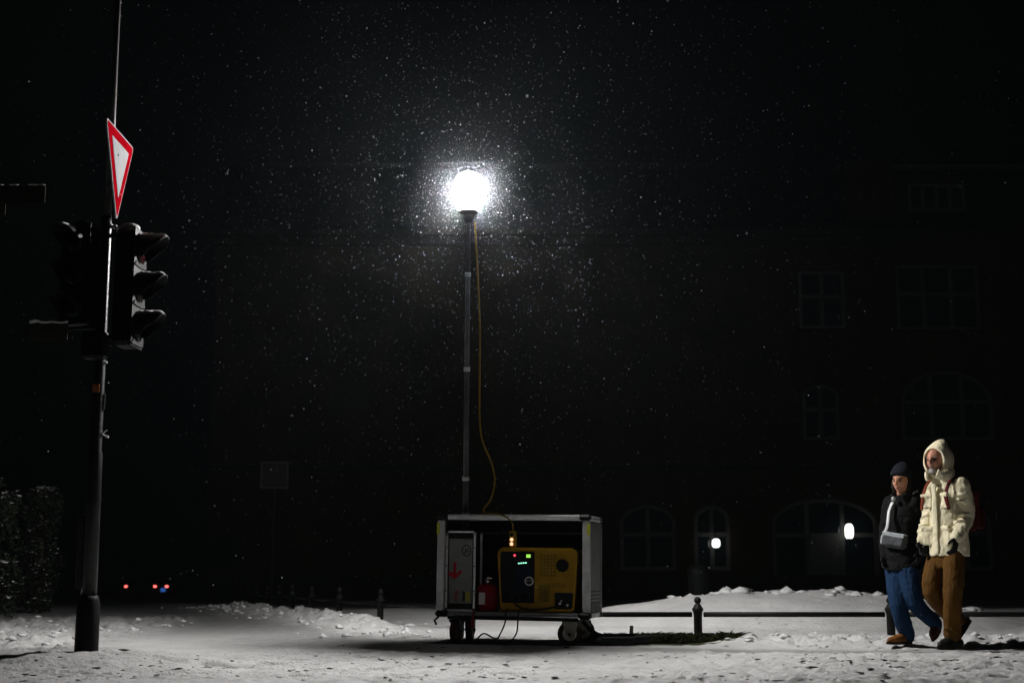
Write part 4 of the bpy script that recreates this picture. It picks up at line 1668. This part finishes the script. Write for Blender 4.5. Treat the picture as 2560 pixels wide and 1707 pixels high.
# ---- man in the cream parka
mf = V((-.86, -.51, 0)).normalized()
ms = V((.51, -.86, 0)).normalized()       # towards his left
MY = 12.55
o_m = V((P(2372, 1624, MY).x, MY, gz(P(2372, 1624, MY).x, MY)))
man = person('man in cream hooded parka and brown trousers walking left beside the woman', o_m)


def mp(px, py, Y):
    return P(px, py, Y + .4) - o_m


headc = mp(2341, 1152, 12.10)
myaw = math.atan2(ms.y, ms.x)
shL, elL, wrL, haL = mp(2404, 1214, 11.98), mp(2418, 1288, 12.02), mp(2392, 1342, 11.88), mp(2384, 1388, 11.85)
shR, elR, wrR, haR = mp(2337, 1214, 12.33), mp(2322, 1292, 12.38), mp(2307, 1350, 12.28), mp(2309, 1386, 12.24)
hipL, knL, anL = mp(2386, 1392, 12.06), mp(2382, 1488, 11.98), mp(2381, 1588, 12.08)
hipR, knR, anR = mp(2346, 1392, 12.26), mp(2330, 1478, 12.14), mp(2397, 1556, 12.32)
mb = MB()
rotm = head_mesh(mb, headc, (-.72, -.69))
tc_ = [mp(2370, 1392, 12.15), mp(2368, 1330, 12.15), mp(2366, 1270, 12.15), mp(2364, 1222, 12.15)]
mb.rings([(tc_[0], .15, .10, myaw), (tc_[1], .145, .10, myaw), (tc_[2], .165, .11, myaw), (tc_[3], .16, .09, myaw), (mp(2360, 1200, 12.14), .06, .06, myaw)], 24)
mb.tube([mp(2362, 1215, 12.15), headc + V((.01, .01, -.05))], [.06, .052], 14)
limb(mb, [shL, elL, wrL], [.055, .042, .03])
limb(mb, [shR, elR, wrR], [.055, .042, .03])
limb(mb, [hipL, knL, anL], [.085, .058, .042])
limb(mb, [hipR, knR, anR], [.085, .058, .042])
body = remesh(mb.build('body', 'skin_ruddy', man, True), .007, 1)
face_bits(body, headc, rotm, 1.0, 'beard_grey')
bd = MB()
bd.ball(headc + rotm @ V((.064, 0, -.090)), (.030, .034, .030), 16, 12, rotm)
bd.tube([headc + rotm @ V((.030, -.052, -.070)), headc + rotm @ V((.056, -.030, -.090)), headc + rotm @ V((.068, 0, -.100)), headc + rotm @ V((.056, .030, -.090)), headc + rotm @ V((.030, .052, -.070))], [.010, .018, .022, .018, .010], 10)
bd.tube([headc + rotm @ V((.088, -.024, -.056)), headc + rotm @ V((.099, 0, -.046)), headc + rotm @ V((.088, .024, -.056))], [.005, .007, .005], 8)
remesh(bd.build('beard', 'beard_grey', man, True), .006, 1, .006, .012)
# parka
mb = MB()
mb.rings([(mp(2374, 1389, 12.15), .182, .150, myaw), (mp(2374, 1370, 12.15), .184, .150, myaw), (mp(2372, 1318, 12.15), .170, .142, myaw), (mp(2370, 1270, 12.15), .172, .140, myaw),
          (mp(2369, 1235, 12.15), .180, .128, myaw), (mp(2366, 1210, 12.15), .155, .105, myaw), (mp(2361, 1195, 12.14), .100, .095, myaw), (mp(2358, 1184, 12.13), .080, .085, myaw)], 28)
limb(mb, [shL, elL, wrL], [.074, .064, .055])
limb(mb, [shR, elR, wrR], [.072, .062, .052])
# bunched cloth over sleeves and front
rg3 = np.random.default_rng(4)
for (a, c_, k0) in ((shL, elL, 0), (elL, wrL, 1), (shR, elR, 2), (elR, wrR, 3)):
    for k in range(4):
        t = (k + .6) / 4.4
        cpt = a.lerp(c_, t)
        dd = (c_ - a).normalized()
        u = (dd.orthogonal()).normalized()
        ring = []
        tilt = rg3.uniform(-.5, .5)
        rr = (.071, .062, .069, .060)[k0] * (1.0 if k0 % 2 else 1.0)
        for q in range(9):
            w = R(-100 + 25 * q) + rg3.uniform(0, .3) + k
            vv = Matrix.Rotation(w, 3, dd) @ u
            ring.append(cpt + vv * rr * .96 + dd * .03 * math.sin(w + tilt * 4))
        mb.tube(ring, [.006, .011, .014, .016, .016, .015, .013, .010, .005], 6)
pk = remesh(mb.build('parka', 'jacket_cream', man, True), .0075, 2, .020, .065)
# hem band, placket, pockets
pc = mp(2372, 1388, 12.15)
fr_ = lambda u, w, dz, dep: pc + ms * u + mf * dep + V((0, 0, dz))


def onfront(a_, b_, tl_, u, z):
    """point on the parka front at lateral u and height z above hem"""
    dep = .144 * math.sqrt(max(.02, 1 - (u / .18) ** 2))
    return fr_(u, 0, z, dep + .004)


pl = MB()
pl.tube([onfront(0, 0, 0, .0, z) for z in np.linspace(.01, .62, 12)], [(.010, .030)] * 12, 10, True, tuple(mf))
remesh(pl.build('placket', 'jacket_cream', man, True), .007, 1, .012, .04)
for (u, z, w_, h_) in ((.10, .17, .062, .085), (-.10, .17, .062, .085), (.10, .47, .058, .070), (-.10, .47, .055, .065)):
    c0 = onfront(0, 0, 0, u, z)
    rotp = Matrix((ms, -mf, V((0, 0, 1)))).transposed() @ Matrix.Rotation(u * -3.4, 3, 'Z')
    q = MB().box(c0, (w_ * 2, .030, h_ * 2), rotp, .012).box(c0 + V((0, 0, h_ * .75)) + mf * .012, (w_ * 2.1, .022, h_ * .55), rotp, .008)
    remesh(q.build('pocket', 'jacket_cream', man, True), .007, 1, .012, .05)
# hood: a shell round the head open toward the face
hc = headc + V((.028, .030, .012))
hv, hf = [], []
na, nb_ = 30, 18
fdir = V((-.72, -.69, -.10)).normalized()
fx_ = V((0, 0, 1)).cross(fdir).normalized()
fz_ = fdir.cross(fx_).normalized() * -1
fz_ = fx_.cross(fdir) * -1
upv = fdir.cross(fx_)
if upv.z < 0:
    upv = -upv
for i in range(nb_ + 1):
    th = R(47) + (math.pi - R(47)) * i / nb_          # angle from the face direction
    for k in range(na):
        w = 2 * math.pi * k / na
        d = fdir * math.cos(th) + (fx_ * math.cos(w) + upv * math.sin(w)) * math.sin(th)
        rr = .150 if i > 1 else .152
        q = V((d.x * .130, d.y * .142, d.z * (.150 if d.z > 0 else .175)))
        wr_ = .007 * math.sin(5 * w + 3 * th) + .006 * math.sin(9 * w - 4 * th)
        q = q * (1 + wr_ * 4 / .5 * .12)
        if d.z > .75:
            q += V((.040, .0, .034)) * ((d.z - .75) / .25) ** 1.2
        hv.append(hc + q)
for i in range(nb_):
    for k in range(na):
        k2 = (k + 1) % na
        hf.append((i * na + k, i * na + k2, (i + 1) * na + k2, (i + 1) * na + k))
ho = MB().add(hv, hf).build('hood', 'jacket_cream', man, True)
sm = ho.modifiers.new('thick', 'SOLIDIFY')
sm.thickness = .014
sm.offset = 1
tx = bpy.data.textures.new('hood_folds', 'CLOUDS')
tx.noise_scale = .06
md_ = ho.modifiers.new('folds', 'DISPLACE')
md_.texture = tx
md_.strength = .022
# stand-up collar, open at the front
cl = MB()
ring = []
for k in range(15):
    a = R(-152 + 304 * k / 14)
    dd = (-mf) * math.cos(a) + ms * math.sin(a)
    low = .0 + .035 * (math.cos(a) * .5 + .5)
    ring.append(mp(2350, 1188, 12.09) + dd * .115 + V((0, 0, low - .015 + .02 * (abs(a) > 2.3))))
cl.tube(ring, [(.044, .015)] * 15, 10, True, (0, 0, 1))
remesh(cl.build('collar', 'jacket_cream', man, True), .007, 1, .012, .04)
# trousers
mb = MB()
mb.rings([(mp(2368, 1420, 12.15), .105, .095, myaw), (mp(2368, 1395, 12.15), .14, .11, myaw), (mp(2368, 1372, 12.15), .14, .11, myaw)], 24)
limb(mb, [hipL, knL, anL + V((0, 0, .01))], [.098, .082, .076])
limb(mb, [hipR, knR, anR], [.096, .080, .070])
for (a, c_, r_) in ((knL, anL, .079), (hipL, knL, .088), (knR, anR, .076)):
    for k in range(3):
        cpt = a.lerp(c_, (.35, .62, .86)[k])
        dd = (c_ - a).normalized()
        u = dd.orthogonal().normalized()
        mb.tube([cpt + (Matrix.Rotation(R(-90 + 30 * q) + 1.1 * k + 3.6, 3, dd) @ u) * r_ * .96 + dd * .035 * math.sin(q * .7 + k) for q in range(7)], [.005, .010, .013, .014, .013, .010, .005], 6)
remesh(mb.build('trousers', 'trouser_brown', man, True), .0075, 2, .014, .08)
boot(man, mp(2397, 1620, 12.16), mp(2350, 1622, 11.98), anL + V((0, 0, .02)), 'boot_black', 'boot_black', 1.12)
boot(man, mp(2426, 1556, 12.36), mp(2404, 1592, 12.22), anR + V((0, 0, .0)), 'boot_black', 'boot_black', 1.0)
for (w_, h_, sd) in ((wrL, haL, 1), (wrR, haR, -1)):
    g = MB()
    hand_mesh(g, w_ + (h_ - w_) * .02, h_, mf * .4 - ms * sd, 1.15, sd)
    g.tube([w_ - (h_ - w_).normalized() * .03, w_ + (h_ - w_).normalized() * .03], [.042, .040], 14)
    remesh(g.build('glove', 'glove_black', man, True), .0055, 1)
# backpack (worn)
bpk = thing('backpack', 'dark red backpack worn by the man in the cream parka', 'backpack', o_m)
bc = mp(2400, 1268, 12.15) - mf * .06 + V((.02, .05, 0))
bc = mp(2366, 1270, 12.15) - mf * .235 + ms * .03
mb = MB()
mb.box(bc, (.26, .13, .40), Matrix.Rotation(myaw, 3, 'Z'), .06)
remesh(mb.build('bag', 'pack_red', bpk, True), .01, 4, .03, .08)
MB().box(bc - mf * .095 + V((0, 0, -.08)), (.22, .06, .2), Matrix.Rotation(myaw, 3, 'Z'), .025).build('pocket', 'pack_red', bpk, True)
for (u, m_) in ((.125, 'pack_red'), (-.125, 'strap_rust')):
    sp = [mp(2366, 1270, 12.15) + ms * u * .9 - mf * .15 + V((0, 0, .16)), mp(2364, 1203, 12.15) + ms * u - mf * .05 + V((0, 0, .045)), mp(2365, 1214, 12.15) + ms * u + mf * .085 + V((0, 0, .03)),
          mp(2366, 1240, 12.15) + ms * u * 1.05 + mf * .150, mp(2367, 1275, 12.15) + ms * u * 1.25 + mf * .142]
    MB().tube(path_smooth(sp, 5), [(.008, .019)] * (4 * 5 + 1), 8, True, tuple(mf)).build('strap', m_, bpk, True)

# ---- woman in black
wf = V((-.70, -.714, 0)).normalized()
ws = V((.714, -.70, 0)).normalized()
WY = 13.1
o_w = V((P(2255, 1612, WY).x, WY, gz(P(2255, 1612, WY).x, WY)))
woman = person('woman in dark beanie, black jacket and blue jeans walking left of the man', o_w)


def wp(px, py, Y):
    return P(px, py, Y + .2) - o_w


wyaw = math.atan2(ws.y, ws.x)
headw = wp(2253, 1204, 12.85)
shL, elL, wrL, haL = wp(2288, 1258, 12.80), wp(2303, 1325, 12.84), wp(2298, 1382, 12.74), wp(2292, 1412, 12.70)
shR, elR, wrR, haR = wp(2226, 1258, 12.98), wp(2214, 1330, 13.03), wp(2213, 1392, 12.96), wp(2211, 1425, 12.92)
hipR, knR, anR = wp(2240, 1425, 12.97), wp(2246, 1510, 12.86), wp(2268, 1586, 12.97)
hipL, knL, anL = wp(2272, 1425, 12.85), wp(2288, 1505, 12.80), wp(2338, 1556, 12.92)
mb = MB()
rotw = head_mesh(mb, headw, (-.66, -.75), .93)
mb.rings([(wp(2258, 1425, 12.91), .14, .10, wyaw), (wp(2257, 1365, 12.91), .12, .085, wyaw), (wp(2256, 1300, 12.9), .14, .10, wyaw), (wp(2256, 1262, 12.9), .14, .085, wyaw), (wp(2256, 1246, 12.89), .05, .05, wyaw)], 24)
mb.tube([wp(2256, 1262, 12.9), headw + V((.005, .01, -.05))], [.05, .045], 12)
limb(mb, [shL, elL, wrL], [.045, .036, .026])
limb(mb, [shR, elR, wrR], [.045, .036, .026])
limb(mb, [hipL, knL, anL], [.080, .052, .036])
limb(mb, [hipR, knR, anR], [.080, .052, .036])
body = remesh(mb.build('body', 'skin', woman, True), .0065, 1)
face_bits(body, headw, rotw, .93, 'hair_dark')
hr = MB()
hr.ball(headw + rotw @ V((-.030, 0, .010)), (.078, .084, .105), 20, 14, rotw)
hr.tube([headw + rotw @ V((-.01, -.080, .02)), headw + rotw @ V((.0, -.082, -.05)), headw + rotw @ V((-.01, -.070, -.10))], [.016, .018, .012], 8)
hr.tube([headw + rotw @ V((-.01, .080, .02)), headw + rotw @ V((.0, .082, -.05)), headw + rotw @ V((-.01, .070, -.10))], [.016, .018, .012], 8)
remesh(hr.build('hair', 'hair_dark', woman, True), .007, 1, .008, .02)
ht_ = MB()


def hat_fn(d, q):
    q = V(q)
    if d.z > .5:
        q += rotw.inverted() @ V((.012, 0, .022)) * ((d.z - .5) / .5)
    return q


ht_.ball(headw + V((.012, .012, .085)), (.104, .092, .076), 24, 16, rotw, hat_fn)
bn = []
for k in range(25):
    a = 2 * math.pi * k / 24
    bn.append(headw + rotw @ V((.098 * math.cos(a), .083 * math.sin(a), .068 + .010 * math.cos(a))) + V((.004, .006, 0)))
ht_.tube(bn, [(.020, .010)] * 25, 10, True, (0, 0, 1))
remesh(ht_.build('beanie', 'beanie_navy', woman, True), .0065, 2, .006, .02)
mb = MB()
mb.rings([(wp(2260, 1425, 12.91), .175, .135, wyaw), (wp(2259, 1395, 12.91), .175, .138, wyaw), (wp(2258, 1345, 12.91), .155, .128, wyaw), (wp(2257, 1300, 12.9), .165, .132, wyaw),
          (wp(2256, 1268, 12.9), .165, .115, wyaw), (wp(2256, 1250, 12.89), .115, .095, wyaw), (wp(2255, 1238, 12.88), .078, .08, wyaw)], 26)
limb(mb, [shL, elL, wrL], [.072, .062, .050])
limb(mb, [shR, elR, wrR], [.072, .062, .050])
remesh(mb.build('jacket', 'jacket_black', woman, True), .009, 2, .022, .06)
MB().ball(wp(2234, 1247, 12.80), (.022, .018, .024), 12, 8).build('collar_tip', 'bag_light', woman, True)
cl = MB()
ring = []
for k in range(15):
    a = R(-150 + 300 * k / 14)
    dd = (-wf) * math.cos(a) + ws * math.sin(a)
    ring.append(wp(2255, 1240, 12.87) + dd * .092 + V((0, 0, .012 * math.cos(a))))
cl.tube(ring, [(.032, .016)] * 15, 10, True, (0, 0, 1))
remesh(cl.build('collar', 'jacket_black', woman, True), .007, 1, .010, .03)
mb = MB()
mb.rings([(wp(2258, 1450, 12.91), .12, .10, wyaw), (wp(2258, 1428, 12.91), .145, .11, wyaw), (wp(2258, 1400, 12.91), .14, .10, wyaw)], 22)
limb(mb, [hipL, knL, anL], [.105, .078, .062])
limb(mb, [hipR, knR, anR], [.105, .080, .072])
for (a, c_, r_) in ((knR, anR, .074), (knL, anL, .07)):
    for k in range(3):
        cpt = a.lerp(c_, (.25, .6, .9)[k])
        dd = (c_ - a).normalized()
        u = dd.orthogonal().normalized()
        mb.tube([cpt + (Matrix.Rotation(R(-90 + 30 * q) + 1.3 * k + 3.2, 3, dd) @ u) * r_ * .96 + dd * .025 * math.sin(q * .7 + k) for q in range(7)], [.004, .008, .010, .011, .010, .008, .004], 6)
remesh(mb.build('jeans', 'jeans_blue', woman, True), .0075, 2, .010, .07)
boot(woman, wp(2275, 1608, 13.0), wp(2222, 1609, 12.84), anR, 'boot_brown', 'sole', .95)
boot(woman, wp(2350, 1562, 12.98), wp(2334, 1598, 12.86), anL, 'boot_dark_brown', 'sole', .90)
for (w_, h_, sd) in ((wrL, haL, 1), (wrR, haR, -1)):
    g = MB()
    hand_mesh(g, w_, h_, wf * .4 - ws * sd, .95, sd)
    g.tube([w_ - (h_ - w_).normalized() * .03, w_ + (h_ - w_).normalized() * .02], [.034, .032], 14)
    remesh(g.build('glove', 'glove_black', woman, True), .005, 1)
# shoulder bag (worn in front)
bag = thing('shoulder_bag', 'small grey shoulder bag with pale strap worn by the woman', 'bag', o_w)
bc = wp(2262, 1352, 12.91) + wf * .170
rb = Matrix.Rotation(wyaw, 3, 'Z') @ Matrix.Rotation(R(10), 3, 'Y')
remesh(MB().box(bc, (.235, .085, .135), rb, .03).build('pouch', 'bag_grey', bag, True), .007, 3, .01, .05)
MB().box(bc + V((0, 0, .045)) + wf * .040, (.215, .012, .018), rb, .004).build('zip', 'bag_light', bag)
MB().box(bc + V((0, 0, .060)), (.225, .075, .022), rb, .008).build('top_edge', 'bag_light', bag)
MB().box(bc - ws * .125 + V((0, 0, .012)), (.030, .05, .085), rb, .010).build('side_tab', 'bag_light', bag)
sp = [bc - ws * .12 + V((0, 0, .045)), wp(2238, 1315, 12.9) + wf * .140 - V((.0, 0, 0)), wp(2240, 1280, 12.9) + wf * .128, wp(2246, 1256, 12.9) + wf * .105]
MB().tube(path_smooth(sp, 5), [(.006, .016)] * 16, 8, True, tuple(wf)).build('strap', 'strap_white', bag, True)
sp = [wp(2276, 1244, 12.83), wp(2284, 1236, 12.84), wp(2291, 1233, 12.88)]
MB().tube(path_smooth([q + V((0, -.02, .02)) for q in sp], 5), [(.008, .016)] * 11, 8, True, (0, 0, 1)).build('strap', 'bag_light', bag, True)

# ------------------------------------------------------------------ falling snow
rg = np.random.default_rng(77)
N = 500000
fp = np.column_stack([rg.uniform(-7.5, 7, N), rg.uniform(6.0, 24, N), rg.uniform(.1, 10, N)])
lp = np.array(lampP)
dl = np.sqrt(((fp - lp) ** 2).sum(1))
keep = rg.random(N) < np.where(dl < .9, 1.0, np.exp(-(dl - .9) / 1.15) + .003)
keep &= (dl > .32) & (fp[:, 1] > 5)
fp = fp[keep]
n1 = len(fp)
d2 = rg.normal(0, 1, (8500, 3))  # extra tiny flakes packed round the lamp, added to build its glow
d2 *= ((.155 + rg.exponential(.22, 8500)) / np.linalg.norm(d2, axis=1))[:, None]
d2 = d2[d2[:, 2] > -3]
fp = np.vstack([fp, d2 + lp])
n = len(fp)
sz = np.clip(rg.lognormal(math.log(.00112), .48, n), .0005, .0035)
sz[n1:] = rg.uniform(.0004, .0008, n - n1)
bigs = rg.random(n) < .003
sz[bigs] *= 1.8
tet = np.array([(1, 1, 1), (-1, -1, 1), (-1, 1, -1), (1, -1, -1)], float)
q = rg.normal(0, 1, (n, 4))
q /= np.linalg.norm(q, axis=1)[:, None]
w_, x_, y_, z_ = q.T
rm = np.stack([np.stack([1 - 2 * (y_ ** 2 + z_ ** 2), 2 * (x_ * y_ - z_ * w_), 2 * (x_ * z_ + y_ * w_)], 1),
               np.stack([2 * (x_ * y_ + z_ * w_), 1 - 2 * (x_ ** 2 + z_ ** 2), 2 * (y_ * z_ - x_ * w_)], 1),
               np.stack([2 * (x_ * z_ - y_ * w_), 2 * (y_ * z_ + x_ * w_), 1 - 2 * (x_ ** 2 + y_ ** 2)], 1)], 1)
loc_ = tet[None] * np.array([1, 1, .45])[None, None]
fv = np.einsum('nij,nkj->nki', rm, loc_) * sz[:, None, None]
fv[:, :, 2] *= 1.25
fv += fp[:, None, :]
tf = np.array([(0, 1, 2), (0, 3, 1), (0, 2, 3), (1, 3, 2)])
ff = (np.arange(n)[:, None, None] * 4 + tf[None]).reshape(-1, 3)
sme = mesh_np('falling_snow', fv.reshape(-1, 3), ff)
sme.materials.append(M['snowflake'])
so = bpy.data.objects.new('falling_snow', sme)
col.objects.link(so)
tag(so, 'fine snow falling through the beam around the bright light', 'snow', kind='stuff')
print('flakes', n)

# ------------------------------------------------------------------ thin night haze
hm = bpy.data.materials.new('haze')
hm.use_nodes = True
nt = hm.node_tree
nt.nodes.remove(nt.nodes['Principled BSDF'])
pv = nt.nodes.new('ShaderNodeVolumePrincipled')
pv.inputs['Color'].default_value = (0.78, 0.92, 1.0, 1)
pv.inputs['Density'].default_value = 0.00026
pv.inputs['Anisotropy'].default_value = 0.0
nt.links.new(pv.outputs[0], nt.nodes['Material Output'].inputs['Volume'])
M['haze'] = hm
hz_o = MB().box((0, 270, 8.0), (900, 720, 36)).build('haze', 'haze')
tag(hz_o, 'thin snowy night air glowing round the light', 'haze', kind='stuff')
